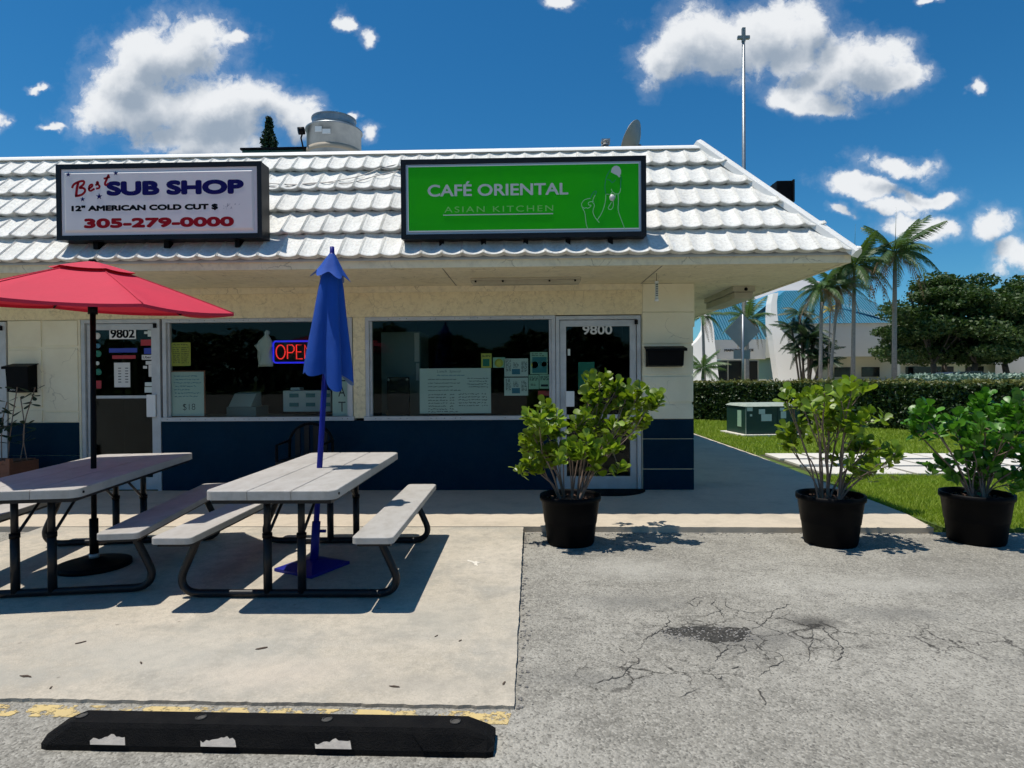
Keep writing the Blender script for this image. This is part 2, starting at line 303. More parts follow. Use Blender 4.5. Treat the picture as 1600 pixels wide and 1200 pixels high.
M['neon_r'] = mat('neon_red', (.5, .02, .02), .4, emit=((1, .035, .03), 1.0)); M['neon_b'] = mat('neon_blue', (.02, .02, .5), .4, emit=((.03, .03, 1), .75))
M['fridge'] = mat('fridge_enamel', (.24, .30, .29), .4); M['cloth'] = mat('white_cloth', (.62, .61, .58), .9, bump=.3, bscale=30)
M['wood'] = mat('cedar_board', (.22, .085, .045), .7, (.15, .055, .03), 9, .7, .2, 60, stretch=(.4, 1, 3))
M['green_box'] = mat('green_enamel', (.006, .045, .035), .5, (.016, .050, .030), 4, .6, .15, 30); M['green_top'] = mat('weathered_lid', (.36, .40, .34), .7, (.20, .27, .22), 7, .7, .2, 40)
M['trunk'] = mat('palm_trunk', (.30, .28, .25), .9, (.19, .175, .155), 5, .7, .4, 12, stretch=(1, 1, 3)); M['bark'] = mat('dark_bark', (.10, .085, .07), .9, (.06, .05, .04), 5, .7, .5, 12)
M['frond_dark'] = mat('dark_palm_frond', (.022, .055, .020), .5, (.035, .075, .022), .9, .7, trans=((.05, .12, .02), .2)); M['frond'] = mat('palm_frond', (.055, .115, .035), .5, (.085, .14, .045), .9, .7, trans=((.12, .22, .03), .25)); M['frond_dry'] = mat('dry_frond', (.25, .17, .09), .8, (.17, .12, .06), 1.2, .7)
M['crown'] = mat('dark_foliage', (.036, .075, .014), .6, (.062, .105, .018), .5, .8, trans=((.07, .15, .02), .2)); M['hedge'] = mat('hedge_leaf', (.030, .062, .016), .4, (.055, .09, .02), 2.5, .7, trans=((.08, .14, .02), .15))
M['hedge_top'] = mat('hedge_young_leaf', (.14, .17, .035), .5, (.18, .13, .04), 1.6, .7, trans=((.25, .25, .04), .2)); M['silver'] = mat('silver_leaf', (.30, .38, .30), .7, (.20, .30, .20), 3, .7)
M['pine'] = mat('pine_needles', (.022, .045, .020), .7); M['core'] = mat('twig_core', (.018, .024, .012), .9)
M['church'] = mat('church_stucco', (.70, .66, .58), .85, (.60, .56, .49), .25, .6); M['church_w'] = mat('church_white', (.84, .81, .75), .8, (.74, .71, .65), .25, .5)
M['church_grey'] = mat('grey_roof', (.42, .42, .42), .6, (.36, .36, .36), .3, .6); M['church_dark'] = mat('dark_glazing', (.02, .022, .024), .15)
M['sign_back'] = mat('bare_aluminium_back', (.33, .32, .31), .5, (.27, .26, .25), 3, .6, metal=.5)
M['plastic_l'] = mat('light_diffuser', (.46, .43, .33), .5, (.36, .33, .25), 6, .6); M['car'] = mat('dark_car_paint', (.03, .04, .06), .25, coat=.6)
M['leaf_dead'] = mat('fallen_leaf', (.055, .035, .022), .8)

def ground_mat(name, base, light, dark, spk_scale, spk_amt, stains=(), bump=.5, rough=.9, big=.55, fine=(.02, .02, .02), pits=.5, mid=.35, crack=(), spots=False):
    m = bpy.data.materials.new(name); m.use_nodes = True; nt = m.node_tree; N = nt.nodes; L = nt.links; b = N['Principled BSDF']
    b.inputs['Roughness'].default_value = rough; b.inputs['Specular IOR Level'].default_value = .25
    g = N.new('ShaderNodeNewGeometry'); P = g.outputs['Position']
    def noise(sc, det=6, ro=.6):
        n = N.new('ShaderNodeTexNoise'); n.inputs['Scale'].default_value = sc; n.inputs['Detail'].default_value = det; n.inputs['Roughness'].default_value = ro; L.new(P, n.inputs['Vector']); return n.outputs[0]
    def ramp(src, a, c, hi=1.0):
        r = N.new('ShaderNodeMapRange'); L.new(src, r.inputs[0]); r.inputs[1].default_value = a; r.inputs[2].default_value = c; r.inputs[4].default_value = hi; return r.outputs[0]
    def mixc(f, A, B):
        x = N.new('ShaderNodeMix'); x.data_type = 'RGBA'; L.new(f, x.inputs['Factor'])
        for k, q in (('A', A), ('B', B)):
            if isinstance(q, tuple): x.inputs[k].default_value = (*q, 1)
            else: L.new(q, x.inputs[k])
        return x.outputs['Result']
    def mul(a, c):
        x = N.new('ShaderNodeMath'); x.operation = 'MULTIPLY'
        for i, q in enumerate((a, c)):
            if isinstance(q, (int, float)): x.inputs[i].default_value = q
            else: L.new(q, x.inputs[i])
        return x.outputs[0]
    col = mixc(ramp(noise(.75, 7, .62), .38, .64, big), base, light)
    col = mixc(ramp(noise(2.3, 8, .68), .50, .74, big), col, dark)
    vo = N.new('ShaderNodeTexVoronoi'); vo.inputs['Scale'].default_value = spk_scale; L.new(P, vo.inputs['Vector'])
    sc = N.new('ShaderNodeSeparateColor'); L.new(vo.outputs['Color'], sc.inputs[0])
    col = mixc(ramp(sc.outputs[0], .45, 1, spk_amt), col, light)
    col = mixc(ramp(sc.outputs[1], .62, 1, spk_amt), col, dark)
    col = mixc(ramp(noise(spk_scale*.55, 3, .7), .58, .70, pits), col, fine)
    if spots: col = mixc(ramp(noise(1.15, 8, .66), .49, .62, .6), col, (.335, .32, .28)); col = mixc(ramp(noise(3.4, 8, .7), .55, .66, .45), col, (.27, .25, .21))
    col = mixc(ramp(noise(13, 7, .72), .46, .72, mid), col, dark)
    col = mixc(ramp(noise(31, 5, .7), .52, .70, mid*.7), col, light)
    wob = noise(5.5, 5, .65)
    for (cx, cy, rx, ry, amt, sc_) in stains:
        mp = N.new('ShaderNodeVectorMath'); mp.operation = 'MULTIPLY_ADD'; L.new(P, mp.inputs[0]); mp.inputs[1].default_value = (1/rx, 1/ry, 0); mp.inputs[2].default_value = (-cx/rx, -cy/ry, 0)
        ln = N.new('ShaderNodeVectorMath'); ln.operation = 'LENGTH'; L.new(mp.outputs[0], ln.inputs[0])
        ad = N.new('ShaderNodeMath'); ad.operation = 'MULTIPLY_ADD'; L.new(wob, ad.inputs[0]); ad.inputs[1].default_value = 1.6; L.new(ln.outputs['Value'], ad.inputs[2])
        col = mixc(ramp(ad.outputs[0], 1.9, 1.0, amt), col, sc_)
    if spots:                                  # gum and rust spots, few and uneven in size
        vs = N.new('ShaderNodeTexVoronoi'); vs.inputs['Scale'].default_value = 5.5; L.new(P, vs.inputs['Vector']); s2_ = N.new('ShaderNodeSeparateColor'); L.new(vs.outputs['Color'], s2_.inputs[0])
        rad = N.new('ShaderNodeMath'); rad.operation = 'MULTIPLY_ADD'; L.new(s2_.outputs[0], rad.inputs[0]); rad.inputs[1].default_value = .12; rad.inputs[2].default_value = -.04
        df = N.new('ShaderNodeMath'); df.operation = 'SUBTRACT'; L.new(rad.outputs[0], df.inputs[0]); L.new(vs.outputs['Distance'], df.inputs[1])
        col = mixc(ramp(df.outputs[0], -.01, .02, .55), col, (.16, .14, .115))
    if crack:                                  # alligator cracking: wandering cell edges, only inside worn areas
        wn = N.new('ShaderNodeTexNoise'); wn.inputs['Scale'].default_value = 4; wn.inputs['Detail'].default_value = 7; wn.inputs['Roughness'].default_value = .65; L.new(P, wn.inputs['Vector'])
        wv = N.new('ShaderNodeVectorMath'); wv.operation = 'MULTIPLY_ADD'; L.new(wn.outputs['Color'], wv.inputs[0]); wv.inputs[1].default_value = (.35, .35, 0); L.new(P, wv.inputs[2])
        ve = N.new('ShaderNodeTexVoronoi'); ve.feature = 'DISTANCE_TO_EDGE'; ve.inputs['Scale'].default_value = 4.2; L.new(wv.outputs[0], ve.inputs['Vector'])
        area = None
        for (cx, cy, rx, ry) in crack:
            mp = N.new('ShaderNodeVectorMath'); mp.operation = 'MULTIPLY_ADD'; L.new(P, mp.inputs[0]); mp.inputs[1].default_value = (1/rx, 1/ry, 0); mp.inputs[2].default_value = (-cx/rx, -cy/ry, 0)
            ln = N.new('ShaderNodeVectorMath'); ln.operation = 'LENGTH'; L.new(mp.outputs[0], ln.inputs[0])
            ad = N.new('ShaderNodeMath'); ad.operation = 'MULTIPLY_ADD'; L.new(wob, ad.inputs[0]); ad.inputs[1].default_value = 1.9; L.new(ln.outputs['Value'], ad.inputs[2])
            a_ = ramp(ad.outputs[0], 1.9, 1.35); 
            if area is None: area = a_
            else:
                mx = N.new('ShaderNodeMath'); mx.operation = 'MAXIMUM'; L.new(area, mx.inputs[0]); L.new(a_, mx.inputs[1]); area = mx.outputs[0]
        col = mixc(mul(ramp(ve.outputs['Distance'], .030, .008, .9), area), col, (.035, .032, .028))
    L.new(col, b.inputs['Base Color'])
    bp = N.new('ShaderNodeBump'); bp.inputs['Strength'].default_value = bump; bp.inputs['Distance'].default_value = .006
    L.new(vo.outputs['Distance'], bp.inputs['Height']); bp.invert = True
    b2 = N.new('ShaderNodeBump'); b2.inputs['Strength'].default_value = bump*.6; b2.inputs['Distance'].default_value = .01; L.new(noise(22, 6, .65), b2.inputs['Height'])
    L.new(bp.outputs[0], b2.inputs['Normal']); L.new(b2.outputs[0], b.inputs['Normal']); return m
AS = (.17, .165, .15)
M['asphalt'] = ground_mat('aged_asphalt', (.255, .240, .205), (.43, .408, .355), (.120, .113, .097), 105, .8,
    stains=[(.62, 3.95, .46, .20, .55, AS), (1.62, 3.62, .22, .13, .8, (.07, .065, .058)), (2.2, 3.75, .45, .14, .5, AS), (1.1, 3.38, .5, .20, .6, (.14, .135, .125)),
            (.75, 4.65, .5, .35, .45, (.46, .44, .39)), (2.4, 4.3, 1.0, .25, .4, (.45, .43, .38)), (.3, 2.9, .5, .1, .4, AS), (2.6, 3.1, .3, .1, .5, AS)], bump=.8, pits=.65, fine=(.05, .048, .043), mid=.5, big=.85, crack=[(1.25, 3.45, .85, .42), (.55, 2.95, .5, .25), (2.3, 3.4, .6, .3), (-.5, 2.55, .35, .1)])
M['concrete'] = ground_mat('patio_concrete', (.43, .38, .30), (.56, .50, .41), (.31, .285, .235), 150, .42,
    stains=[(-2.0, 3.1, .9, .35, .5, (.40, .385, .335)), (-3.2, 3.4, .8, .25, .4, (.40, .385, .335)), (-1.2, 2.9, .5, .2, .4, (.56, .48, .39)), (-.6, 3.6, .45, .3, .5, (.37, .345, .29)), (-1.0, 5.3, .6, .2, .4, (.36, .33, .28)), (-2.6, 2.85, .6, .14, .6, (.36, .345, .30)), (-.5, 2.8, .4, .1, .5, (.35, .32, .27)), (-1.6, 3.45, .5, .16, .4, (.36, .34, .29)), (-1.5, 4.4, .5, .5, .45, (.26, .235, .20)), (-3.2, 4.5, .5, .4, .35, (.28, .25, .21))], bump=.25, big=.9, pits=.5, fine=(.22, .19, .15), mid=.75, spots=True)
M['walk'] = ground_mat('sidewalk_concrete', (.51, .44, .345), (.61, .53, .42), (.34, .30, .24), 240, .2, bump=.15, big=.7, pits=.25, fine=(.16, .15, .13))
M['paver'] = ground_mat('pale_paver', (.62, .59, .53), (.72, .69, .63), (.50, .47, .42), 200, .2, bump=.15, pits=.2, fine=(.3, .28, .25))
M['soil'] = ground_mat('soil', (.05, .055, .025), (.08, .08, .04), (.03, .03, .02), 60, .6, bump=.8)
M['turf'] = ground_mat('lawn_base', (.085, .135, .022), (.11, .16, .03), (.055, .095, .018), 40, .5, bump=.9)
M['stripe'] = mat('x', (.5, .4, .2))
def stripe_mat():
    m = mat('worn_yellow_paint', (.60, .45, .19), .85, (.50, .39, .20), 8, .6, .4, 90); nt = m.node_tree; N = nt.nodes; L = nt.links
    n = N.new('ShaderNodeTexNoise'); n.inputs['Scale'].default_value = 11; n.inputs['Detail'].default_value = 9; n.inputs['Roughness'].default_value = .72
    g = N.new('ShaderNodeNewGeometry'); L.new(g.outputs['Position'], n.inputs['Vector'])
    r = N.new('ShaderNodeMapRange'); L.new(n.outputs[0], r.inputs[0]); r.inputs[1].default_value = .485; r.inputs[2].default_value = .51
    t = N.new('ShaderNodeBsdfTransparent'); x = N.new('ShaderNodeMixShader'); L.new(r.outputs[0], x.inputs[0])
    L.new(N['Principled BSDF'].outputs[0], x.inputs[1]); L.new(t.outputs[0], x.inputs[2]); L.new(x.outputs[0], N['Material Output'].inputs['Surface']); return m
M['stripe'] = stripe_mat()

# ================================================================ THE SETTING
def struct(name, mb, m): return tag(mb.build(name, m), kind='structure')
struct('ground', MB().box(-700, 700, -300, 1200, -.5, -.12), M['turf'])
def az(y): return -.050 if y > 5.7 else (-.016 if y < 2.75 else -.016-.034*(y-2.75)/2.95)      # the lot falls slightly towards the kerb
v = []; ys_ = [-40, 2.75, 5.7, 5.785]
for y in ys_: v += [(-40, y, az(y)), (3.75, y, az(y)), (40, min(y, 5.74), az(y))]
v += [(p[0], p[1], -.3) for p in v]
asph = struct('asphalt_lot', MB().add(v, [(3*i+j, 3*i+j+1, 3*i+4+j, 3*i+3+j) for i in range(3) for j in range(2)]+[(9, 10, 22, 21), (10, 11, 23, 22)]), M['asphalt'])
# the patio slab with worn edges
def ragged(p0, p1, n, amp):
    out = []
    for i in range(n):
        t = i/n; x = p0[0]+(p1[0]-p0[0])*t; y = p0[1]+(p1[1]-p0[1])*t; d = Vector((p1[1]-p0[1], p0[0]-p1[0])).normalized(); a = random.uniform(-amp, amp) if i else 0
        out.append((x+d.x*a, y+d.y*a))
    return out
pts = ragged((-4.30, 2.68), (-.077, 2.625), 160, .005)+ragged((-.077, 2.625), (-.070, 5.775), 90, .003)+[(-.070, 5.775), (-4.66, 5.775)]
struct('patio_slab', MB().slab(pts, -.11, 0.0), M['concrete'])
walk = struct('sidewalk', MB().slab([(-14, 5.787)]+ragged((-.062, 5.787), (3.66, 5.735), 40, .006)+[(3.66, 5.735), (3.76, 6.3), (3.82, 8.0), (3.95, 11), (4.0, 26), (2.0, 26), (2.0, 7.66), (-14, 7.66)], -.11, 0.002), M['walk'])
for x in (-3.6, .95, ):
    pass
lawn = struct('lawn', MB().slab([(3.80, 5.76), (60, 5.76), (60, 34), (4.03, 34), (4.03, 11.2), (3.97, 11), (3.85, 8.0), (3.79, 6.4)], -.10, -.015), M['turf'])
struct('road', MB().slab([(-200, 34.3), (300, 34.3), (300, 41), (-200, 41)], -.11, -.06), M['asphalt'])
# yellow stripe along the slab, half worn away
st = MB().slab([(-4.3, 2.565), (-.10, 2.510), (-.085, 2.605), (-4.3, 2.655)], -.0155, -.0135).build('paint_stripe', M['stripe'], asph)
# cracks and the broken-out patch in the asphalt
CR = [[(0.832, 3.771), (0.799, 3.648), (0.792, 3.59), (0.692, 3.438), (0.599, 3.347), (0.571, 3.25), (0.532, 3.203), (0.477, 3.18)], [(0.53, 3.192), (0.533, 3.093), (0.452, 2.988), (0.429, 2.93), (0.359, 2.891)], [(1.249, 4.009), (1.207, 3.855), (1.247, 3.791), (1.329, 3.751), (1.455, 3.771), (1.41, 3.685), (1.309, 3.567), (1.212, 3.484)], [(1.054, 3.304), (0.966, 3.186), (0.911, 3.087)], [(1.13, 3.341), (1.19, 3.33), (1.192, 3.223), (1.261, 3.19), (1.25, 3.103), (1.176, 3.049), (1.114, 2.988), (1.06, 2.929)], [(1.59, 3.543), (1.508, 3.359), (1.433, 3.238), (1.369, 3.104)], [(1.669, 3.629), (1.632, 3.489), (1.62, 3.287), (1.558, 3.15), (1.452, 3.064)], [(1.193, 3.212), (1.185, 3.123)], [(1.086, 4.044), (0.978, 3.92), (1.01, 3.853), (1.087, 3.955)], [(0.849, 2.955), (0.863, 2.907), (0.895, 2.936)], [(1.03, 2.846), (1.011, 2.759), (0.998, 2.677)], [(1.128, 3.305), (1.101, 3.211), (1.044, 3.176)], [(1.137, 3.652), (1.14, 3.838), (1.118, 3.887), (1.173, 3.991)], [(0.751, 3.506), (0.665, 3.411), (0.612, 3.36)], [(0.937, 3.71), (1.027, 3.696), (1.167, 3.806)], [(1.455, 3.771), (1.543, 3.842), (1.627, 3.926)], [(1.537, 3.627), (1.48, 3.656), (1.422, 3.655)], [(0.243, 2.852), (0.359, 2.891), (0.382, 2.929)], [(0.626, 2.728), (0.676, 2.754), (0.743, 2.806)], [(0.456, 3.248), (0.477, 3.18)], [(0.962, 3.016), (1.007, 3.037)]]
M['crack'] = mat('crack_gap', (.050, .046, .040), .95, (.10, .095, .085), 40, .7)
def jag(pl):
    out = []
    for (a, b) in zip(pl[:-1], pl[1:]):
        n = max(2, int(math.dist(a, b)/.022)); 
        for i in range(n):
            t = i/n; j = .010 if i else 0; out.append((a[0]+(b[0]-a[0])*t+random.uniform(-j, j), a[1]+(b[1]-a[1])*t+random.uniform(-j, j)))
    return out+[pl[-1]]
for pl in CR:
    p = jag(pl); k = len(p); mb = MB(); v = []
    for i, q in enumerate(p):
        t = Vector(p[min(i+1, k-1)])-Vector(p[max(i-1, 0)]); n = Vector((-t.y, t.x)).normalized()*(.0012+.0042*random.random()**2)*(1-abs(2*i/k-1)**3)
        v += [(q[0]+n.x, q[1]+n.y, az(q[1])+.003), (q[0]-n.x, q[1]-n.y, az(q[1])+.003)]
    mb.add(v, [(2*i, 2*i+1, 2*i+3, 2*i+2) for i in range(k-1)]); mb.build('crack', M['crack'], asph)
patch = [(0.725, 3.438), (0.776, 3.52), (0.939, 3.541), (1.091, 3.523), (1.215, 3.525), (1.203, 3.444), (1.134, 3.354), (0.982, 3.308), (0.944, 3.339), (0.884, 3.376)]
M['patchd'] = ground_mat('broken_asphalt', (.045, .042, .037), (.09, .085, .075), (.02, .02, .018), 70, .8, bump=1.0, pits=.4)
pp = []
for a, b in zip(patch, patch[1:]+patch[:1]): pp += ragged(a, b, 8, .016)
MB().add([(x, y, az(y)+.002) for x, y in pp], [tuple(range(len(pp)))]).build('broken_patch', M['patchd'], asph)
def pebble(c, r):
    if c[2] < 0: c = (c[0], c[1], az(c[1])+.001)
    mb = MB(); v = []
    for z, k in ((-.3, .8), (.35, 1), (.75, .55)):
        for j in range(5): a = 2*math.pi*(j+random.random()*.5)/5; v.append((c[0]+r*k*math.cos(a), c[1]+r*k*math.sin(a)*.8, c[2]+r*z))
    f = [(i*5+j, i*5+(j+1) % 5, i*5+5+(j+1) % 5, i*5+5+j) for i in range(2) for j in range(5)]+[(10, 11, 12, 13, 14)]
    return v, f
M['pebble'] = mat('loose_stone', (.30, .28, .25), .9, (.12, .11, .10), 60, .8)
mb = MB(); xs = [p[0] for p in patch]; ys = [p[1] for p in patch]
for i in range(230): mb.add(*pebble((random.uniform(min(xs), max(xs)), random.triangular(min(ys), max(ys)), -.046), random.uniform(.002, .0075)))
for i in range(260):                                   # grit washed up against the kerb and slab edge
    if random.random() < .6: c = (random.uniform(-.03, 3.7), 5.735-random.expovariate(25), -.048)
    else: c = (-.06+random.expovariate(60), random.uniform(2.6, 5.7), -.048)
    mb.add(*pebble(c, random.uniform(.003, .011)))
for i in range(500): mb.add(*pebble((random.uniform(-2.5, 3.5), random.uniform(2.2, 5.5), -.049), random.uniform(.0015, .004)) if False else pebble((random.uniform(0, 3.6), random.uniform(2.2, 5.6), -.049), random.uniform(.0015, .0042)))
tag(mb.build('loose_grit', M['pebble'], asph), kind='stuff')
# stepping pavers across the lawn, each its own slab
pv = MB().box(-.278, .278, -.325, .325, -.02, .022, .008).mesh('paver')
path = tag(MB().slab([(4.05, 8.72), (14.6, 8.72), (14.6, 11.12), (4.05, 11.12)], -.0145, -.013).build('paver_path', M['soil']), kind='structure')
for i in range(17):
    for j in range(3):
        o = ob('paver', pv, M['paver'], path); o.location = (4.42+i*.63+random.uniform(-.012, .012), 9.13+j*.795+random.uniform(-.012, .012), random.uniform(-.006, .004)); o.rotation_euler = (0, 0, random.uniform(-.012, .012))
# grass blades over the lawn
def grass():
    def region(n, x0, x1, y0, y1):
        return np.stack([rng.uniform(x0, x1, n), rng.uniform(y0, y1, n)], 1)
    P = np.concatenate([region(60000, 3.8, 7.5, 5.78, 8.9), region(16000, 7.0, 10, 5.78, 8.9), region(90000, 3.98, 12.5, 11.05, 21)])
    edge = np.where(P[:, 1] < 8, 3.80+.03*(P[:, 1]-6), 3.98); P = P[P[:, 0] > edge-.02+rng.uniform(0, .05, len(P))]
    inpath = (P[:, 1] > 8.74) & (P[:, 1] < 11.10); P = P[~inpath | (rng.random(len(P)) < .10)]
    n = len(P); h = rng.uniform(.025, .062, n)*(1+.25*(P[:, 1] > 11)); a = rng.uniform(0, 2*np.pi, n); w = rng.uniform(.003, .006, n)*(1+.9*(P[:, 1] > 11))
    lean = rng.normal(0, .45, (n, 2))*h[:, None]; dx = np.stack([np.cos(a), np.sin(a)], 1)*w[:, None]
    z0 = np.full(n, -.016)
    A = np.column_stack([P-dx, z0]); B = np.column_stack([P+dx, z0]); T = np.column_stack([P+lean, z0+h])
    V = np.stack([A, B, T], 1).reshape(-1, 3); F = np.arange(3*n).reshape(-1, 3)
    return np_mesh('grass', V, F)
M['grass'] = mat('grass_blade', (.26, .39, .018), .6, (.34, .41, .04), 1.3, .7, trans=((.30, .42, .02), .35), fine=(.30, .30, .08), fscale=30, famt=.4)
tag(ob('grass', grass(), M['grass'], None), 'short sunlit green grass on the lawn beside the sidewalk', 'grass', kind='stuff')

# ================================================================ THE SHOP BUILDING
FY = 7.66
B = thing('shop_building', 'low white-tiled corner shop building with navy lower wall and two cabinet signs', 'building', (-2, 7.66, 0))
def wall(name, x0, x1, z0, z1, m, y0=FY, y1=FY+.2, bev=0, parent=None): return MB().box(x0, x1, y0, y1, z0, z1, bev).build(name, m, parent or B)
wall('wall_beam', -14, 1.383, 2.158, 2.53, M['cream'], FY, FY+.22)
wall('wall', -14, -7.6, 0, 2.156, M['block'])
wall('lower_wall', -4.625, .318, 0, .868, M['navy'], FY, FY+.2)
wall('window_post', -2.198, -2.046, .90, 2.156, M['cream'], FY+.012, FY+.2)
wall('wall_core', -6.60, -5.66, .0, 2.156, M['block'], FY+.012, FY+.2)
wall('corner_core', 1.375, 1.985, .0, 2.53, M['block'], FY+.012, FY+.5)
# painted blocks, joints recessed
for (x0, x1, zs) in ((-6.585, -6.158, [(2.186, 2.52), (1.818, 2.150), (1.060, 1.782), (.872, 1.022)]), (-6.122, -5.69, [(2.186, 2.52), (1.83, 2.150), (1.008, 1.802), (.872, .990)])):
    for z0, z1 in zs:
        if z0 > 2.16: continue
        wall('wall_block', x0, x1, z0, min(z1, 2.15), M['block'], FY-.002, FY+.05, .006)
for x0, x1 in ((-6.60, -5.69),):
    wall('navy_block', x0, x1, .45, .862, M['navy'], FY-.002, FY+.05, .004); wall('navy_block', x0, x1, 0, .446, M['navy'], FY-.002, FY+.05, .004)
zz = [2.53, 2.188, 2.176, 1.796, 1.764, 1.420, 1.392, 1.078, 1.046, .872]
for a, b in zip(zz[0::2], zz[1::2]): wall('wall_block', 1.385, 2.0, b, a, M['block'], FY-.003, FY+.5, .006)
for a, b in ((.868, .632), (.622, .262), (.250, .0)): wall('navy_block', 1.385, 2.004, b, a, M['navy'], FY-.006, FY+.5, .006)
MB().box(1.80, 2.0, FY+.52, 26, 0, 2.53).build('side_wall', M['block'], B)
# closed dark rooms behind the glass
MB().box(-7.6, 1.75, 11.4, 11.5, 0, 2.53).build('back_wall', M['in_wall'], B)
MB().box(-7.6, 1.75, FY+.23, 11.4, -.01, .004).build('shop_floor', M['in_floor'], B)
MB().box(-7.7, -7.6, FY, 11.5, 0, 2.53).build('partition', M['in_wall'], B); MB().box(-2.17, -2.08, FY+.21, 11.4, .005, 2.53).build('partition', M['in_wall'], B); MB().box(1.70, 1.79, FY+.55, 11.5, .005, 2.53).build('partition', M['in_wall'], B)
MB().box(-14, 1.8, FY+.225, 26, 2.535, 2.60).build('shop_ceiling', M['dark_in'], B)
# ---- roof: sloped mansard with scalloped tiles, flat deck behind
EY, EZ, RY, RZ, HX = 6.30, 2.605, 7.50, 4.115, 3.245
run = RY-EY; rise = RZ-EZ; sl = math.hypot(run, rise); ct = run/sl; stn = rise/sl
X0 = -13.8
roof = MB().add([(X0, EY, EZ-.01), (HX, EY, EZ-.01), (HX-run, RY, RZ-.03), (X0, RY, RZ-.03), (X0, RY+.02, EZ-.01), (HX-run, RY+.02, EZ-.01)],
               [(0, 1, 2, 3), (3, 2, 5, 4)]).build('roof', M['deck'], B)
# the right-hand slope (turned away from the street)
NR = 90; v = []
for i in range(NR+1):
    y = EY+(26-EY)*i/NR; a = min(run, y-EY); wv = .012*math.cos(i*2.2)
    v += [(HX+wv, y, EZ-.005), (HX-a+wv, y, EZ+rise*a/run-.005)]
MB().add(v, [(2*i, 2*i+2, 2*i+3, 2*i+1) for i in range(NR)], True).build('side_slope', M['tile'], roof)
MB().box(X0, HX-run-.02, RY+.03, 26, 3.75, 3.80).build('flat_deck', M['deck'], roof)
PW = .2085; TL = sl/5
def tile_profile():
    us = [0, .018, .032, .046, .066, .08, .094, .114, .128, .142, .16, .30, .44, .58, .72, .86, 1.0]
    out = []
    for u in us:
        d = abs(((u-.58+.5) % 1)-.5)/.5; h = .030*d**2.0
        if u in (.032, .08, .128): h += .0075
        out.append((u*PW, h))
    return out
TP = tile_profile()
def tile_bm():
    """one tile in the slope frame: x across, y up the slope, z off the slope"""
    lo = .064; th = .066; n = len(TP); v = []
    for t in (0, .03, 1.0):
        for x, h in TP: v.append((x, -.014+t*(TL+.03), lo*(1-t)+h*(1-.45*t)+.004-(.004 if t == 0 else 0)))
    for x, h in TP: v.append((x, .022, lo+h*.8-th))
    for x, h in TP: v.append((x, .07, lo+h*.8-th-.004))
    f = []
    for r_ in range(2): f += [(r_*n+i, r_*n+i+1, (r_+1)*n+i+1, (r_+1)*n+i) for i in range(n-1)]
    f += [(3*n+i, 3*n+i+1, i+1, i) for i in range(n-1)]+[(4*n+i, 4*n+i+1, 3*n+i+1, 3*n+i) for i in range(n-1)]
    return v, f, [False]*(n-1)+[False]*(n-1)+[False]*(2*(n-1))
tv, tf, tsm = tile_bm()
def mk_tile(vs, fs, sm):
    m = bpy.data.meshes.new('tile'); m.from_pydata(vs, [], fs); m.polygons.foreach_set('use_smooth', sm); m.update(); return m
tile_mesh = mk_tile(tv, tf, tsm); tile_mesh.materials.append(M['tile'])
SLOPE = Matrix(((1, 0, 0, 0), (0, ct, -stn, 0), (0, stn, ct, 0), (0, 0, 0, 1)))
rest = MB()
for r_ in range(5):
    y0 = EY+ct*TL*r_; z0 = EZ+stn*TL*r_
    ncol = int((HX-X0)/PW)
    for c in range(ncol+1):
        x = HX-.02-PW*(c+1)+(.0 if r_ % 2 else .05)+random.uniform(-.002, .002)
        if x < X0: continue
        Mx = Matrix.Translation((x, y0, z0)) @ SLOPE @ Matrix.Rotation(random.uniform(-.004, .004), 4, 'X')
        hipx = HX-(ct*TL*r_)                      # hip line at the foot of this row
        if x+PW > hipx-ct*TL-.03:
            bm = bmesh.new(); tm = mk_tile(tv, tf, tsm); bm.from_mesh(tm); bm.transform(Mx)
            bmesh.ops.bisect_plane(bm, geom=bm.verts[:]+bm.edges[:]+bm.faces[:], plane_co=(HX-.03, EY, 0), plane_no=Vector((1, 1, 0)).normalized(), clear_outer=True)
            if len(bm.faces) == 0: bm.free(); continue
            bm.to_mesh(tm); bm.free(); tm.materials.append(M['tile']); tm.transform(Matrix.Translation(-WL['shop_building']))
            ob('tile', tm, None, roof)
        elif x < -7.2:
            rest.add([Mx @ Vector(p) for p in tv], tf, True)
        else:
            o = ob('tile', tile_mesh, None, roof); o.matrix_basis = Matrix.Translation(-WL['shop_building']) @ Mx
tag(rest.build('tile_field', M['tile'], roof), kind='stuff')
v = [(x, y, z) for x in (X0, HX-run+.03) for y, z in ((RY-.10, RZ-.035), (RY-.085, RZ-.010), (RY-.02, RZ+.030), (RY+.06, RZ+.034), (RY+.06, RZ-.03))]
MB().add(v, [(i, (i+1) % 5, 5+(i+1) % 5, 5+i) for i in range(5)]+[(0, 1, 2, 3, 4), (9, 8, 7, 6, 5)]).build('ridge_cap', M['cap'], roof)
# hip cap: a rounded ridge following the 45 degree hip
d = Vector((-run, run, rise)).normalized(); a0 = Vector((HX+.005, EY-.005, EZ-.025)); a1 = Vector((HX-run-.02, RY+.02, RZ+.030)); side = Vector((1, 1, 0)).normalized(); upv = side.cross(d).normalized(); upv = upv if upv.z > 0 else -upv
v = []
for p in (a0, a1):
    for k, h in ((-.085, -.045), (-.080, .012), (-.03, .045), (.03, .045), (.080, .012), (.085, -.045)): v.append(p+side*k+upv*(h+.035))
MB().add(v, [(i, i+1, i+7, i+6) for i in range(5)]+[(0, 6, 11, 5), (0, 5, 4, 3, 2, 1), (6, 7, 8, 9, 10, 11)]).build('hip_cap', M['cap'], roof)
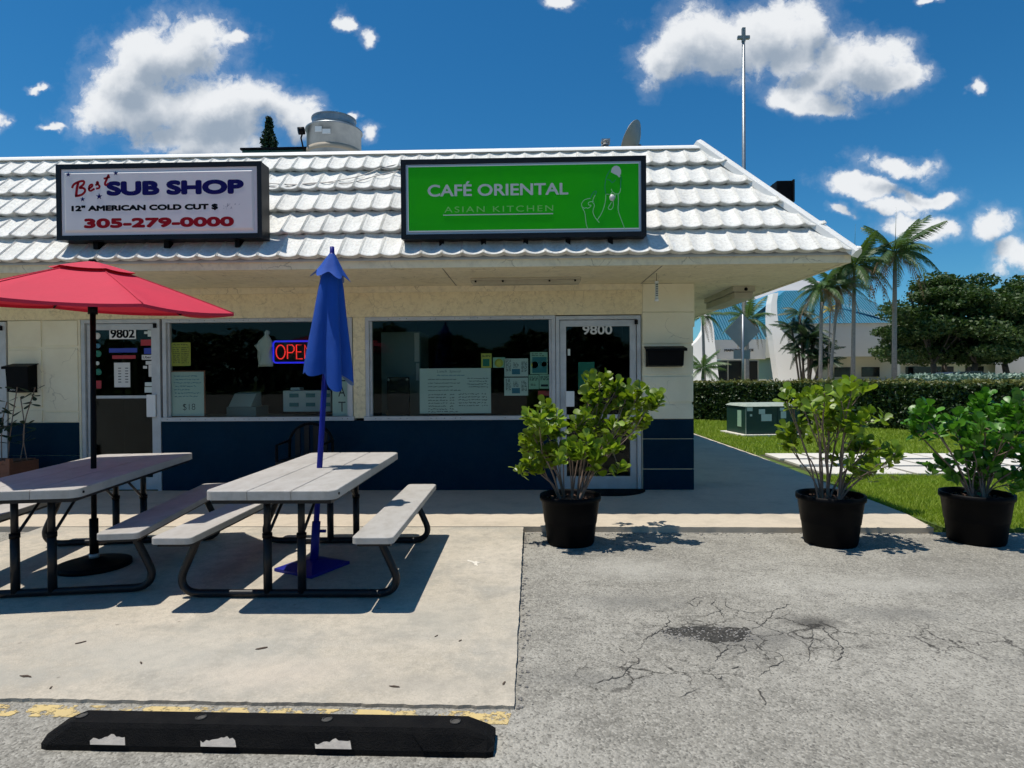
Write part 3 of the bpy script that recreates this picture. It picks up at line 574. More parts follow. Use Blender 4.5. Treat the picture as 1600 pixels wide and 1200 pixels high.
# fascia board and soffit
MB().box(X0, HX-.02, EY+.03, EY+.075, 2.522, 2.628).build('fascia', M['soffit'], B)
MB().box(HX-.065, HX-.02, EY+.076, 26, 2.522, 2.628).build('fascia', M['soffit'], B)
MB().slab([(X0, EY+.076), (HX-.066, EY+.076), (HX-.066, 26), (2.003, 26), (2.003, FY-.006), (X0, FY-.006)], 2.531, 2.56).build('soffit', M['soffit'], B)
MB().box(X0, 1.384, FY-.03, FY-.004, 2.455, 2.529).build('trim_board', M['soffit'], B)
for x in (-5.2, -.9, 1.36): MB().box(x, x+.006, EY+.08, FY-.01, 2.526, 2.530).build('soffit_joint', M['rivet'], B)
MB().box(2.0005, 2.022, FY+.02, FY+.05, 2.0, 2.53).build('conduit', M['block'], B)

# ---- windows
def window(x0, x1, z0, z1, rng_seed):
    random.seed(rng_seed); y = FY
    w = MB().box(x0, x1, y-.005, y+.10, z1-.045, z1).build('window', M['alu'], B)
    for a, b, c, d_ in ((x0, x0+.045, -.003, .10), (x1-.045, x1, -.003, .10)): MB().box(a, b, y+c, y+d_, z0+.05, z1-.046).build('jamb', M['alu'], w)
    for a, b in ((x0+.046, x0+.075), (x1-.075, x1-.046)): MB().box(a, b, y+.03, y+.085, z0+.052, z1-.048).build('glazing_bead', M['alu'], w)
    MB().box(x0-.02, x1+.02, y-.02, y+.10, z0, z0+.049).build('sill', M['alu'], w)
    rv = MB(); x = x0+.06
    while x < x1:
        for zc in (z0+.025, z1-.022): 
            if random.random() < .8: rv.lathe([(.0001, .0), (.006, .0), (.0, .003)], 6, (0, 0, 0)); k = 18; rv.v[-k:] = [(x+a, (y-.021 if zc < 1.5 else y-.006)-c, zc+b) for a, b, c in rv.v[-k:]]
        x += random.uniform(.06, .2)
    tag(rv.build('rivets', M['rivet'], w), kind='stuff')
    MB().box(x0+.05, x1-.05, y+.055, y+.061, z0+.05, z1-.046).build('pane', M['glass'], w)
    return w
window(-4.603, -2.205, .872, 2.154, 1); window(-2.040, .316, .872, 2.154, 2)
# ---- doors
def door(x0, x1, top, kind):
    d = MB().box(x0, x0+.045, FY-.012, FY+.10, 0.002, top).box(x1-.045, x1, FY-.012, FY+.10, 0.002, top).box(x0+.046, x1-.046, FY-.012, FY+.10, top-.045, top).build('door', M['alu'], B)
    a, b = x0+.052, x1-.052; t = top-.052; sw = .075
    MB().box(a, a+sw, FY+.02, FY+.065, .012, t).box(b-sw, b, FY+.02, FY+.065, .012, t).box(a+sw+.001, b-sw-.001, FY+.02, FY+.065, t-.075, t).box(a+sw+.001, b-sw-.001, FY+.02, FY+.065, .012, .165).build('leaf_frame', M['alu'], d)
    MB().box(a+sw-.004, b-sw+.004, FY+.040, FY+.046, .16, t-.07).build('pane', M['glass'], d)
    MB().box(x1-.075, x1-.035, FY-.03, FY-.013, top-.11, top-.055, .004).build('hinge', M['black_metal'], d)
    return d, a+sw, b-sw, t
d1, g0, g1, t1 = door(-5.636, -4.630, 2.154, 1)
MB().box(g0, g1, FY-.01, FY+.018, 1.165, 1.20).build('push_bar', M['alu'], d1)
MB().box(-4.80, -4.685, FY-.03, FY+.019, .93, 1.21, .006).build('lock_plate', M['white'], d1)
MB().box(-5.302, -4.962, FY+.034, FY+.039, 1.912, 2.052).build('number_plate', M['white'], d1)
text('9802', -5.288, -4.976, 1.925, 2.040, FY+.033, 'number', M['let_black'], d1, .006)
def stick(x, z, w, h, m, y=FY+.035, rnd=False):
    if rnd: o = MB(); o.lathe([(.0001, 0), (w/2, 0), (w/2, .003), (.0001, .003)], 16); o.v = [(x+a, y-c, z+b) for a, b, c in o.v]; return o.build('sticker', m, d1)
    return MB().box(x-w/2, x+w/2, y, y+.003, z-h/2, z+h/2).build('sticker', m, d1)
for (x, z, w, m) in ((-5.46, 1.955, .085, M['paperw']), (-5.45, 1.83, .065, M['inkb']), (-5.45, 1.73, .085, M['greenp']), (-5.46, 1.61, .05, M['paper']), (-5.45, 1.50, .085, M['greenp'])): stick(x, z, w, w, m, rnd=True)
for (x, z, w, h, m) in ((-5.45, 1.34, .07, .10, M['redp']), (-4.83, 1.99, .05, .03, M['paper']), (-4.785, 1.98, .05, .08, M['paper']), (-4.82, 1.865, .16, .075, M['redp']), (-4.80, 1.76, .12, .075, M['bluep']), (-4.82, 1.68, .14, .06, M['paperw']), (-4.79, 1.61, .10, .045, M['paperw']), (-4.85, 1.555, .05, .035, M['paperw']), (-4.78, 1.51, .05, .15, M['paperw']), (-4.81, 1.34, .09, .05, M['paper']), (-4.81, 1.27, .10, .07, M['paper']), (-5.13, 1.77, .36, .055, M['bluep']), (-5.12, 1.685, .30, .045, M['redp'])): stick(x, z, w, h, m)
text('Uber', -4.875, -4.765, 1.665, 1.697, FY+.0345, 'sticker_print', M['ink'], d1, .001)
p = stick(-5.145, 1.46, .205, .31, M['paperw'], FY+.034); pr = MB()
for i in range(6):
    for xx in (-5.175, -5.085): pr.box(xx-.02, xx+.018, FY+.0325, FY+.0338, 1.54-i*.035, 1.55-i*.035)
pr.build('sticker_print', M['ink'], d1)
d2, g0, g1, t2 = door(.322, 1.360, 2.144, 2)
text('9800', .655, 1.020, 1.918, 2.032, FY+.039, 'number', M['paperw'], d2, .004)
MB().box(.44, .545, FY-.03, FY+.019, 1.03, 1.22, .006).build('lock_plate', M['white'], d2)
MB().box(.47, .50, FY+.03, FY+.039, 1.66, 1.74).build('sticker', M['paper'], d2); MB().box(.60, .80, FY+.05, FY+.053, 1.22, 1.58).build('notice', M['greenp'], d2)
MB().box(g0+.001, g1-.001, FY-.006, FY+.019, .88, .93).build('push_bar', M['alu'], d2)
d3, g0, g1, t3 = door(-7.60, -6.605, 2.140, 3)
random.seed(11)
def smooth3(pl):
    pl = [Vector(p) for p in pl]
    for _ in range(2):
        q = [pl[0]]
        for a, b in zip(pl[:-1], pl[1:]): q += [a*.75+b*.25, a*.25+b*.75]
        pl = q+[pl[-1]]
    return pl
# ================================================================ SIGNS ON THE ROOF
def cabinet(name, label, x0, x1, z0, z1, face_m, inset):
    t = thing(name, label, 'sign', ((x0+x1)/2, 6.25, z0))
    y0, y1 = 6.25, 6.45; fw = .045
    MB().box(x0, x1, y0+.02, y1, z0, z1, .006).build('cabinet', M['black_paint'], t)
    MB().box(x0-.002, x0+fw, y0, y0+.022, z0-.002, z1+.002).box(x1-fw, x1+.002, y0, y0+.022, z0-.002, z1+.002).box(x0+fw+.001, x1-fw-.001, y0, y0+.022, z0-.002, z0+fw).box(x0+fw+.001, x1-fw-.001, y0, y0+.022, z1-fw, z1+.002).build('frame', M['black_paint'], t)
    for i in range(3 if name == 'white_sign' else 5):
        n = 3 if name == 'white_sign' else 5; x = x0+(x1-x0)*(.16+.7*i/(n-1))
        MB().box(x-.025, x+.025, y0+.09, y1-.02, z0-.075, z0+.002).build('bracket', M['black_metal'], t)
    return t
s1 = cabinet('white_sign', 'white cabinet sign with navy and red lettering for the sub shop', -4.842, -2.712, 2.836, 3.608, None, 0)
fx0, fx1, fz0, fz1 = -4.795, -2.759, 2.883, 3.561
# pan-formed face: flat field with a bevelled rim
def pan(x0, x1, z0, z1, y, rim, lift):
    v = [(x0, y, z0), (x1, y, z0), (x1, y, z1), (x0, y, z1), (x0+rim, y-lift, z0+rim), (x1-rim, y-lift, z0+rim), (x1-rim, y-lift, z1-rim), (x0+rim, y-lift, z1-rim)]
    return MB().add(v, [(4, 5, 6, 7), (0, 1, 5, 4), (1, 2, 6, 5), (2, 3, 7, 6), (3, 0, 4, 7)])
MB().box(fx0, fx1, 6.262, 6.268, fz0, fz1).build('face_border', M['sign_white'], s1)
pan(fx0+.03, fx1-.03, fz0+.03, fz1-.03, 6.2615, .022, .016).build('face', M['sign_white'], s1)
yt = 6.2445
text('SUB SHOP', -4.312, -2.890, 3.278, 3.428, yt, 'lettering', M['let_navy'], s1, .017)
text('12" AMERICAN COLD CUT $', -4.680, -3.158, 3.118, 3.186, yt, 'lettering', M['let_black'], s1, .0066)
text('305-279-0000', -4.552, -2.995, 2.950, 3.052, yt, 'lettering', M['let_red'], s1, .0115)
wr = MB(); rq = random.Random(4)
for k in range(16): x_ = -3.12+.19*rq.random(); z_ = 3.128+.05*rq.random(); wr.ribbon([(x_, z_), (x_+rq.uniform(.004, .014), z_+rq.uniform(-.012, .012))], rq.uniform(.004, .010), yt-.0005)
wr.build('worn_lettering', M['let_faint'], s1)                       # flakes left of the price that peeled off
def star(cx, cz, r):
    return [(cx+(r if i % 2 == 0 else r*.4)*math.sin(math.pi*i/5), cz+(r if i % 2 == 0 else r*.4)*math.cos(math.pi*i/5)) for i in range(10)]
for cx, cz, r in ((-4.708, 3.503, .026), (-4.212, 3.508, .026), (-4.562, 3.248, .026), (-4.388, 3.274, .034)): MB().prism(star(cx, cz, r), yt-.002, yt).build('star', M['let_navy'], s1)
# the script word, drawn with a brush
def S1(x, y): return (-4.842+(x/4.571+80-87)*.00664, 3.610-((y/4.571+245-257)+(x/4.571-7)*.0157)*.00655)
def smooth(pl, n=4):
    for _ in range(n//2):
        q = [pl[0]]
        for a, b in zip(pl[:-1], pl[1:]): q += [(a[0]*.75+b[0]*.25, a[1]*.75+b[1]*.25), (a[0]*.25+b[0]*.75, a[1]*.25+b[1]*.75)]
        pl = q+[pl[-1]]
    return pl
sw = MB()
for pl, w in (([(195, 185), (185, 225), (178, 282)], .020), ([(150, 225), (160, 198), (200, 178), (240, 172), (235, 200), (195, 226), (235, 222), (248, 245), (220, 275), (170, 282)], .017),
              ([(268, 232), (298, 212), (296, 196), (276, 205), (268, 235), (282, 248), (312, 228)], .015), ([(318, 205), (342, 190), (332, 178), (326, 192), (350, 208), (345, 226), (322, 228)], .015),
              ([(416, 128), (398, 165), (384, 198), (398, 206), (412, 192)], .017), ([(378, 158), (424, 146)], .014)):
    sw.ribbon([S1(*q) for q in smooth(pl)], w*1.35, yt-.0005)
sw.build('script_lettering', M['let_red'], s1)

s2 = cabinet('green_sign', 'green cabinet sign with pale lettering and outline drawing for the oriental cafe', -1.287, 1.172, 2.800, 3.597, None, 0)
MB().box(-1.240, 1.125, 6.262, 6.268, 2.847, 3.550).build('face_border', M['sign_trim'], s2)
MB().box(-1.212, 1.098, 6.254, 6.2615, 2.880, 3.522).build('face', M['sign_green'], s2)
eb = MB(); eb.ribbon([(-1.216, 2.876), (1.102, 2.876), (1.102, 3.526), (-1.216, 3.526), (-1.216, 2.876)], .010, 6.252); eb.build('edge_strip', M['white'], s2)
yt = 6.2535
text('CAFÉ ORIENTAL', -1.018, .398, 3.222, 3.372, yt, 'lettering', M['let_grey'], s2, .0045)
text('ASIAN KITCHEN', -.850, .246, 3.060, 3.120, yt, 'worn_lettering', M['let_dim'], s2, 0, space=1.25)
MB().box(-.862, .244, yt-.002, yt, 3.030, 3.040).build('underline', M['let_grey'], s2)
def S2(x, y):
    px, py = 890+x/10, 245+y/10; return (-1.287+(px-626)*.006414, 3.602-(py-249)*.00644-(px-626)*.000113)
lw = MB(); dk = MB()
for pl in ([(205, 785), (245, 870), (252, 960), (265, 1060), (292, 1125)], [(360, 700), (400, 740), (372, 810), (365, 860), (400, 940), (465, 1015)], [(435, 975), (500, 880), (548, 760), (570, 640), (565, 570), (640, 580)],
           [(760, 570), (765, 700), (755, 800), (770, 870), (815, 990), (866, 1130)], [(205, 785), (185, 735), (210, 690), (250, 655), (330, 640)], [(215, 780), (240, 800), (260, 780), (285, 800), (325, 775), (345, 745), (310, 750), (290, 720), (310, 695), (380, 690)],
           [(362, 690), (385, 620), (405, 590)], [(655, 495), (665, 530), (720, 580), (712, 640), (680, 690), (690, 740), (670, 800), (630, 820), (600, 790), (620, 760), (655, 700)], [(570, 575), (640, 585), (675, 530)], [(800, 480), (795, 530), (770, 575), (710, 570)]):
    lw.ribbon([S2(*q) for q in smooth(pl)], .0065, yt-.002)
lw.build('drawing', M['let_line'], s2)
for pl in ([(640, 200), (580, 300), (560, 400), (552, 480), (570, 570)], [(600, 350), (640, 360), (670, 410), (720, 350)], [(810, 300), (800, 400), (800, 480)], [(330, 640), (350, 590), (390, 530), (430, 530), (405, 590)]):
    dk.ribbon([S2(*q) for q in smooth(pl)], .006, yt-.002)
dk.build('drawing', M['greenp'], s2)
MB().prism([S2(*q) for q in [(650, 235), (665, 175), (700, 140), (740, 133), (785, 155), (808, 210), (805, 265), (790, 275), (795, 305), (775, 315), (750, 285), (700, 262)]], yt-.002, yt).build('drawing', M['let_grey'], s2)
o = MB(); o.lathe([(.0001, 0), (.035, 0), (.035, .002), (.0001, .002)], 16); cx, cz = S2(668, 630); o.v = [(cx+a*.8, yt-c, cz+b) for a, b, c in o.v]; o.build('drawing', M['let_grey'], s2)

# ================================================================ ON THE ROOF DECK
t = thing('exhaust_fan', 'round galvanised exhaust fan standing on the flat roof above the signs', 'exhaust fan', (-2.98, 9.5, 3.80)); c = (-2.98, 9.5, 0)
MB().lathe([(.36, 3.80), (.405, 4.3), (.405, 5.165), (.425, 5.168), (.425, 5.19), (.405, 5.192), (.34, 5.195)], 40, c, True).build('drum', M['steel'], t)
MB().lathe([(.325, 5.19), (.325, 5.25), (.332, 5.252), (.332, 5.262), (.325, 5.264), (.325, 5.345), (.335, 5.348), (.335, 5.365), (.0001, 5.375)], 40, c, False).build('cap', M['steel'], t)
MB().lathe([(.406, 4.80), (.408, 4.80), (.408, 4.88), (.406, 4.88)], 40, c).build('dirty_band', mat('rusty_film', (.40, .34, .26), .7), t)
MB().tube([(-3.36, 9.25, 4.8), (-3.40, 9.24, 5.0), (-3.36, 9.22, 5.09)], .012, 6).build('cable', M['black_metal'], t)
MB().tube([(-3.42, 9.18, 5.08), (-3.34, 9.22, 5.10)], .055, 12).build('junction_box', M['black_metal'], t)
MB().box(-3.13, -3.03, 9.068, 9.074, 5.02, 5.10).box(-3.02, -2.90, 9.066, 9.072, 4.99, 5.06).build('label_plate', M['white'], t)
t = thing('roof_unit', 'long low dark box on the roof left of the round exhaust fan', 'roof unit', (-3.86, 9.7, 3.80))
MB().box(-4.42, -3.42, 9.5, 10.3, 3.80, 4.93, .01).build('housing', M['green_box'], t); MB().box(-4.44, -3.40, 9.48, 10.32, 4.93, 4.96).build('lid', M['black_metal'], t)
t = thing('satellite_dish', 'grey satellite dish seen edge-on above the green sign', 'satellite dish', (1.55, 9.0, 3.80))
mb = MB(); mb.lathe([(.0001, .0), (.12, .012), (.22, .04), (.31, .09), (.315, .09), (.31, .10), (.21, .052), (.0001, .012)], 28)
dm = mb.mesh('dish'); dm.transform(Matrix.Translation((.0, 0, .93)) @ Matrix.Rotation(R(-24), 4, 'Z') @ Matrix.Rotation(R(-66), 4, 'Y')); ob('dish', dm, M['sign_back'], t)
MB().tube([(1.55, 9.0, 3.80), (1.55, 9.0, 4.5), (1.60, 9.0, 4.72)], .025, 8).build('mast', M['steel'], t); MB().tube([(1.52, 9.0, 4.62), (1.38, 8.93, 4.50)], .012, 6).build('arm', M['black_metal'], t)
t = thing('vent_pipe', 'small wire-wrapped vent stub on the roof beside the satellite dish', 'vent', (1.11, 9.0, 3.80))
MB().tube([(1.11, 9.0, 3.80), (1.11, 9.0, 4.72)], .045, 10).build('pipe', M['steel'], t); pts = [(1.11+.058*math.cos(a), 9.0+.058*math.sin(a), 4.55+a*.0075) for a in np.linspace(0, 34, 90)]
MB().tube(pts, .010, 5).build('wire_coil', M['sign_back'], t); MB().box(1.05, 1.17, 8.95, 9.05, 4.76, 4.80).build('clamp', M['steel'], t)
t = thing('flood_light', 'black boxy light fixture rising behind the right hip of the roof', 'flood light', (3.30, 9.5, 2.63))
MB().box(3.70, 3.93, 9.4, 9.7, 3.96, 4.30, .01).build('housing', M['black_metal'], t); MB().box(3.932, 3.957, 9.38, 9.72, 3.98, 4.31).build('visor', M['black_paint'], t); MB().tube([(3.22, 9.55, 2.66), (3.78, 9.55, 4.0)], .03, 8).build('arm', M['black_metal'], t)

for lab, pts in (('upper thin grey cable lying across the roof tiles between the two signs', [(-3.006, 7.076, 3.582), (-2.754, 7.057, 3.558), (-2.456, 7.052, 3.551), (-2.173, 7.093, 3.603), (-1.892, 7.151, 3.675), (-1.691, 7.25, 3.8), (-1.502, 7.287, 3.847)]), ('lower sagging grey cable lying across the roof tiles between the two signs', [(-2.994, 7.046, 3.543), (-2.776, 7.019, 3.51), (-2.607, 7.062, 3.564), (-2.243, 7.079, 3.585), (-2.049, 7.046, 3.543), (-1.742, 7.148, 3.672), (-1.485, 7.199, 3.736)])):
    P_ = smooth3([Vector((x, y-.05, z+.05)) for x, y, z in pts]); o = MB().tube(P_, .005, 6).build('roof_cable', M['sign_back']); tag(o, lab, 'cable', 'cables strung between the signs')

# ================================================================ UNDER THE EAVES
def tube_light(name, label, x0, x1, y0, y1, z0, z1, along):
    t = thing(name, label, 'light fixture', ((x0+x1)/2, (y0+y1)/2, z0))
    MB().box(x0, x1, y0, y1, (z0+z1)/2+.01, z1, .004).build('housing', M['plastic_l'], t)
    if along == 'x':
        MB().prism([(x0+.02, z0), (x1-.02, z0), (x1, z0+.03), (x1, (z0+z1)/2+.008), (x0, (z0+z1)/2+.008), (x0, z0+.03)], y0+.015, y1-.015).build('diffuser', M['plastic_l'], t)
    else:
        MB().box(x0+.02, x1-.02, y0+.02, y1-.02, z0, (z0+z1)/2+.008, .012).build('diffuser', M['plastic_l'], t)
    return t
t = tube_light('strip_light', 'long strip light fixed under the eave between green sign and windows', -.665, .585, 7.06, 7.18, 2.455, 2.530, 'x')
for x in (-.61, -.30, .23, .52): MB().box(x-.01, x+.01, 7.058, 7.072, 2.48, 2.50).build('clip', M['black_metal'], t)
t = tube_light('soffit_light', 'box light fixture under the right-hand soffit beyond the corner', 2.58, 2.86, 7.95, 9.25, 2.37, 2.531, 'y')
o = MB(); o.lathe([(.0001, 0), (.022, 0), (.022, .006), (.0001, .006)], 12); o.v = [(2.74+a, 7.944+c, 2.49+b) for a, b, c in o.v]; o.build('knockout', M['black_metal'], t)
t = thing('hanging_tube', 'clear bait tube hanging from the eave near the corner column', 'insect trap', (1.404, 6.9, 2.23))
MB().tube([(1.404, 6.9, 2.25), (1.404, 6.9, 2.44)], .018, 10).build('tube', M['paper'], t); MB().tube([(1.404, 6.9, 2.44), (1.404, 6.9, 2.531)], .003, 5).build('wire', M['black_metal'], t)
MB().tube([(1.404, 6.9, 2.225), (1.404, 6.9, 2.252)], .022, 10).build('cap', M['white'], t); MB().tube([(1.404, 6.9, 2.425), (1.404, 6.9, 2.445)], .022, 10).build('cap', M['white'], t)
for k in range(6): MB().box(1.392, 1.416, 6.879, 6.882, 2.28+k*.024, 2.29+k*.024).build('slot', M['ink'], t)
def mailbox(label, x0, x1, z0, z1, dz, txt=None):
    t = thing('mailbox', label, 'mailbox', ((x0+x1)/2, FY-.004, z0), group=None); y1 = FY-.004
    MB().add([(x0, y1, z0), (x1, y1, z0), (x1, y1, z1), (x0, y1, z1), (x0+.01, y1-.13, z0+.015), (x1-.01, y1-.13, z0+.015), (x1-.005, y1-.15, z1-dz), (x0+.005, y1-.15, z1-dz)],
             [(0, 1, 2, 3), (4, 5, 6, 7), (0, 1, 5, 4), (3, 2, 6, 7), (0, 3, 7, 4), (1, 2, 6, 5)]).build('body', M['black_metal'], t)
    MB().add([(x0-.02, y1-.0, z1+.012), (x1+.02, y1-.0, z1+.012), (x1+.025, y1-.175, z1-dz+.012), (x0-.025, y1-.175, z1-dz+.012), (x0-.02, y1, z1+.004), (x1+.02, y1, z1+.004), (x1+.025, y1-.175, z1-dz-.02), (x0-.025, y1-.175, z1-dz-.02)],
             [(0, 1, 2, 3), (4, 7, 6, 5), (0, 4, 5, 1), (1, 5, 6, 2), (2, 6, 7, 3), (3, 7, 4, 0)]).build('lid', M['black_metal'], t)
    if txt: MB().ribbon([(x0+.05+.01*k, z0+.032+.012*(k % 2)) for k in range(8)], .006, y1-.1365, .001).build('worn_number', M['paperw'], t)
    return t
mailbox('black wall mailbox on cream blocks above the wooden planter', -6.50, -6.21, 1.245, 1.60, .04, True)
mailbox('wide black wall mailbox on the corner column right of the 9800 door', 1.42, 1.86, 1.512, 1.752, .035)
t = thing('door_mat', 'dark half-round door mat in front of the 9800 door', 'mat', (.95, 7.3, .002))
MB().slab([(.50, 7.64)]+[(.95+.45*math.cos(a), 7.64-.40*math.sin(a)) for a in np.linspace(math.pi, 0, 20)], .003, .018).build('mat', M['rubber'], t)

# ================================================================ IN AND ON THE WINDOWS
yi = FY+.066
def sheet(name, label, cat, x0, x1, z0, z1, m, y=yi, th=.004, group=None):
    t = thing(name, label, cat, ((x0+x1)/2, y, z0), group=group); MB().box(x0, x1, y, y+th, z0, z1).build('sheet', m, t); return t
def scribble(t, x0, x1, z, h, y, m=None, n=None):
    mb = MB(); x = x0
    while x < x1-.01:
        w = random.uniform(.012, .045); e = min(x+w, x1); k = max(2, int((e-x)/.006)); mb.ribbon([(x+(e-x)*i/k, z+random.uniform(-h, h)) for i in range(k+1)], .0068, y-.0015, .001); x = e+random.uniform(.006, .016)
    mb.build('handwriting', m or M['ink'], t)
t = sheet('yellow_notice', 'yellow printed notice taped inside the left shop window', 'notice', -4.533, -4.283, 1.568, 1.864, M['yellowp'])
for i in range(9): scribble(t, -4.51, -4.42, 1.80-i*.024, .004, yi); scribble(t, -4.40, -4.305, 1.80-i*.024, .004, yi)
scribble(t, -4.50, -4.32, 1.836, .006, yi)
t = sheet('menu_board', 'framed white menu board with $18 standing in the left shop window', 'menu board', -4.545, -4.105, .925, 1.500, M['paper'])
fr = MB(); fr.ribbon([(-4.545, .925), (-4.105, .925), (-4.105, 1.500), (-4.545, 1.500), (-4.545, .925)], .022, yi-.006, .005); fr.build('frame', M['wood'], t)
for i, (a, b) in enumerate([(-4.50, -4.2), (-4.48, -4.16), (-4.50, -4.15), (-4.48, -4.22), (-4.5, -4.3), (-4.49, -4.16), (-4.49, -4.2)]): scribble(t, a, b, 1.44-i*.043, .008, yi, M['inkb'])
text('$18', -4.39, -4.23, 1.00, 1.09, yi-.0005, 'handwriting', M['ink'], t, -.015)
t = thing('open_sign', 'lit neon open sign with red letters in a blue border', 'neon sign', (-2.98, FY+.09, 1.60)); yo = FY+.085
MB().box(-3.245, -2.700, yo+.02, yo+.05, 1.590, 1.880, .008).build('backing', M['black_paint'], t)
def rr(x0, x1, z0, z1, r, y): return [(x0+r+(-r)*math.cos(a), y, z1-r+r*math.sin(a)) for a in np.linspace(0, math.pi/2, 5)]+[(x1-r+r*math.sin(a), y, z1-r+r*math.cos(a)) for a in np.linspace(0, math.pi/2, 5)]+[(x1-r+r*math.cos(a), y, z0+r-r*math.sin(a)) for a in np.linspace(0, math.pi/2, 5)]+[(x0+r-r*math.sin(a), y, z0+r-r*math.cos(a)) for a in np.linspace(0, math.pi/2, 5)]
q = rr(-3.235, -2.71, 1.60, 1.870, .035, yo+.01); MB().tube(q+[q[0]], .011, 8).build('border_tube', M['neon_b'], t)
def NL(pl, x, w): return [(x+a*w, yo+.008, 1.648+b*.175) for a, b in pl]
oval = [(.5+.5*math.cos(a), .5+.5*math.sin(a)) for a in np.linspace(.3, 6.5, 20)]
for pl, x, w in ((oval, -3.20, .115), ([(0, 0), (0, 1), (.7, 1), (1, .85), (1, .6), (.7, .45), (0, .45)], -3.055, .085), ([(1, 0), (0, 0), (0, 1), (1, 1), (0, 1), (0, .5), (.8, .5)], -2.94, .075), ([(0, 0), (0, 1), (1, 0), (1, 1)], -2.835, .085)): MB().tube(NL(pl, x, w), .0075, 7).build('letter_tube', M['neon_r'], t)
t = thing('plastic_bag', 'white plastic bag hanging beside the neon open sign', 'bag', (-3.31, FY+.09, 1.56)); mb = MB(); v = []
prof = [(.010, 2.01), (.028, 1.985), (.018, 1.95), (.045, 1.915), (.085, 1.875), (.105, 1.82), (.085, 1.76), (.09, 1.68), (.10, 1.60), (.085, 1.555), (.03, 1.56)]
for i, (r_, z) in enumerate(prof):
    for j in range(14): a = 2*math.pi*j/14; k = 1+.32*math.sin(3*a+i*.9)+random.uniform(-.16, .16); v.append((-3.315-.012*i*.4+r_*k*math.cos(a), FY+.11+.03*k*math.sin(a), z+random.uniform(-.006, .006)))
mb.add(v, [(i*14+j, i*14+(j+1) % 14, (i+1)*14+(j+1) % 14, (i+1)*14+j) for i in range(len(prof)-1) for j in range(14)], True); mb.build('bag', M['cloth'], t)
t = sheet('eat_sign', 'pale vertical sign reading EAT in black letters behind the blue umbrella', 'sign', -2.48, -2.245, .926, 1.68, M['paper'])
for ch, z in (('E', 1.36), ('A', 1.17), ('T', .98)): text(ch, -2.405, -2.315, z, z+.125, yi-.0005, 'letter', M['ink'], t)
t = thing('food_warmer', 'white countertop warmer seen through the left window', 'appliance', (-2.95, 8.25, .90)); MB().box(-3.26, -2.62, 8.1, 8.5, .96, 1.24, .01).build('body', M['paperw'], t)
for x in (-3.17, -2.95, -2.75): MB().box(x, x+.12, 8.09, 8.099, 1.15, 1.20).box(x, x+.12, 8.09, 8.099, 1.03, 1.08).build('vent_slots', M['teal'], t)
MB().box(-3.18, -3.05, 8.15, 8.3, 1.241, 1.28, .01).build('tray', M['paperw'], t)
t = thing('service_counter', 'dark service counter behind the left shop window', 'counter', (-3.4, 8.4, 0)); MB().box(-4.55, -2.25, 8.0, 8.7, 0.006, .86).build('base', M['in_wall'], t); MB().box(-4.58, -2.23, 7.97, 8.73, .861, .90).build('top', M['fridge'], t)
t = thing('cash_register', 'grey till on the counter beside the framed menu board', 'cash register', (-3.85, 8.3, .90)); MB().box(-4.02, -3.62, 8.1, 8.5, .902, 1.03, .01).build('drawer', M['fridge'], t); MB().add([(-4.0, 8.12, 1.031), (-3.7, 8.12, 1.031), (-3.7, 8.45, 1.031), (-4.0, 8.45, 1.031), (-4.0, 8.3, 1.20), (-3.7, 8.3, 1.20), (-3.7, 8.44, 1.22), (-4.0, 8.44, 1.22)], [(0, 1, 5, 4), (4, 5, 6, 7), (0, 4, 7, 3), (1, 2, 6, 5), (2, 3, 7, 6), (0, 3, 2, 1)]).build('keyboard', M['paper'], t)
t = sheet('lunch_board', 'large handwritten lunch special whiteboard in the right shop window', 'menu board', -1.378, -.486, .950, 1.513, M['paper'])
text('Lunch  Special', -1.16, -.86, 1.452, 1.492, yi-.0005, 'handwriting', M['ink'], t, -.012, .2)
scribble(t, -1.16, -.80, 1.425, .006, yi, M['inkb'])
for i in range(4): scribble(t, -1.27, -1.27+random.uniform(.3, .48), 1.375-i*.045, .006, yi)
for i in range(4): scribble(t, -.78+.02*(i % 2), -.52, 1.385-i*.035, .006, yi)
for i in range(6): scribble(t, -1.27, -1.03, 1.185-i*.036, .007, yi); scribble(t, -1.0, -.945, 1.185-i*.036, .008, yi)
for i in range(5): scribble(t, -.89, -.62, 1.190-i*.036, .007, yi); scribble(t, -.60, -.53, 1.190-i*.036, .008, yi)
scribble(t, -1.27, -.90, .972, .007, yi)
def poster(label, x0, x1, z0, z1, m, art): 
    t = sheet('poster', label, 'poster', x0, x1, z0, z1, m, group='posters inside the right shop window'); w = x1-x0; h = z1-z0
    for (a, b, c, d, mm, kind) in art:
        if kind == 'b': MB().box(x0+a*w, x0+b*w, yi-.0015, yi-.0005, z0+c*h, z0+d*h).build('print', mm, t)
        elif kind == 'c': o = MB(); o.lathe([(.0001, 0), (b*w, 0), (b*w, .001), (.0001, .001)], 18); o.v = [(x0+a*w+p_, yi-.0005-r_, z0+c*h+q_) for p_, q_, r_ in o.v]; o.build('print', mm, t)
        else:
            for i in range(int(d)): scribble(t, x0+a*w, x0+b*w, z0+h*(c-.075*i), .003, yi, mm)
poster('small poster of a green drink cup above the lunch whiteboard', -.604, -.475, 1.515, 1.696, M['lemon'], [(.15, .8, .12, .62, M['greenp'], 'b'), (.1, .9, .85, 2, M['ink'], 's')])
poster('small poster of yellow food beside the drink cup poster', -.458, -.308, 1.517, 1.645, M['mint'], [(.5, .36, .45, 0, M['lemon'], 'c')])
art = [(.32, .66, .12, .42, M['inkb'], 'b'), (.06, .28, .92, 9, M['ink'], 's'), (.38, .60, .75, 4, M['ink'], 's'), (.72, .95, .80, 8, M['ink'], 's')]
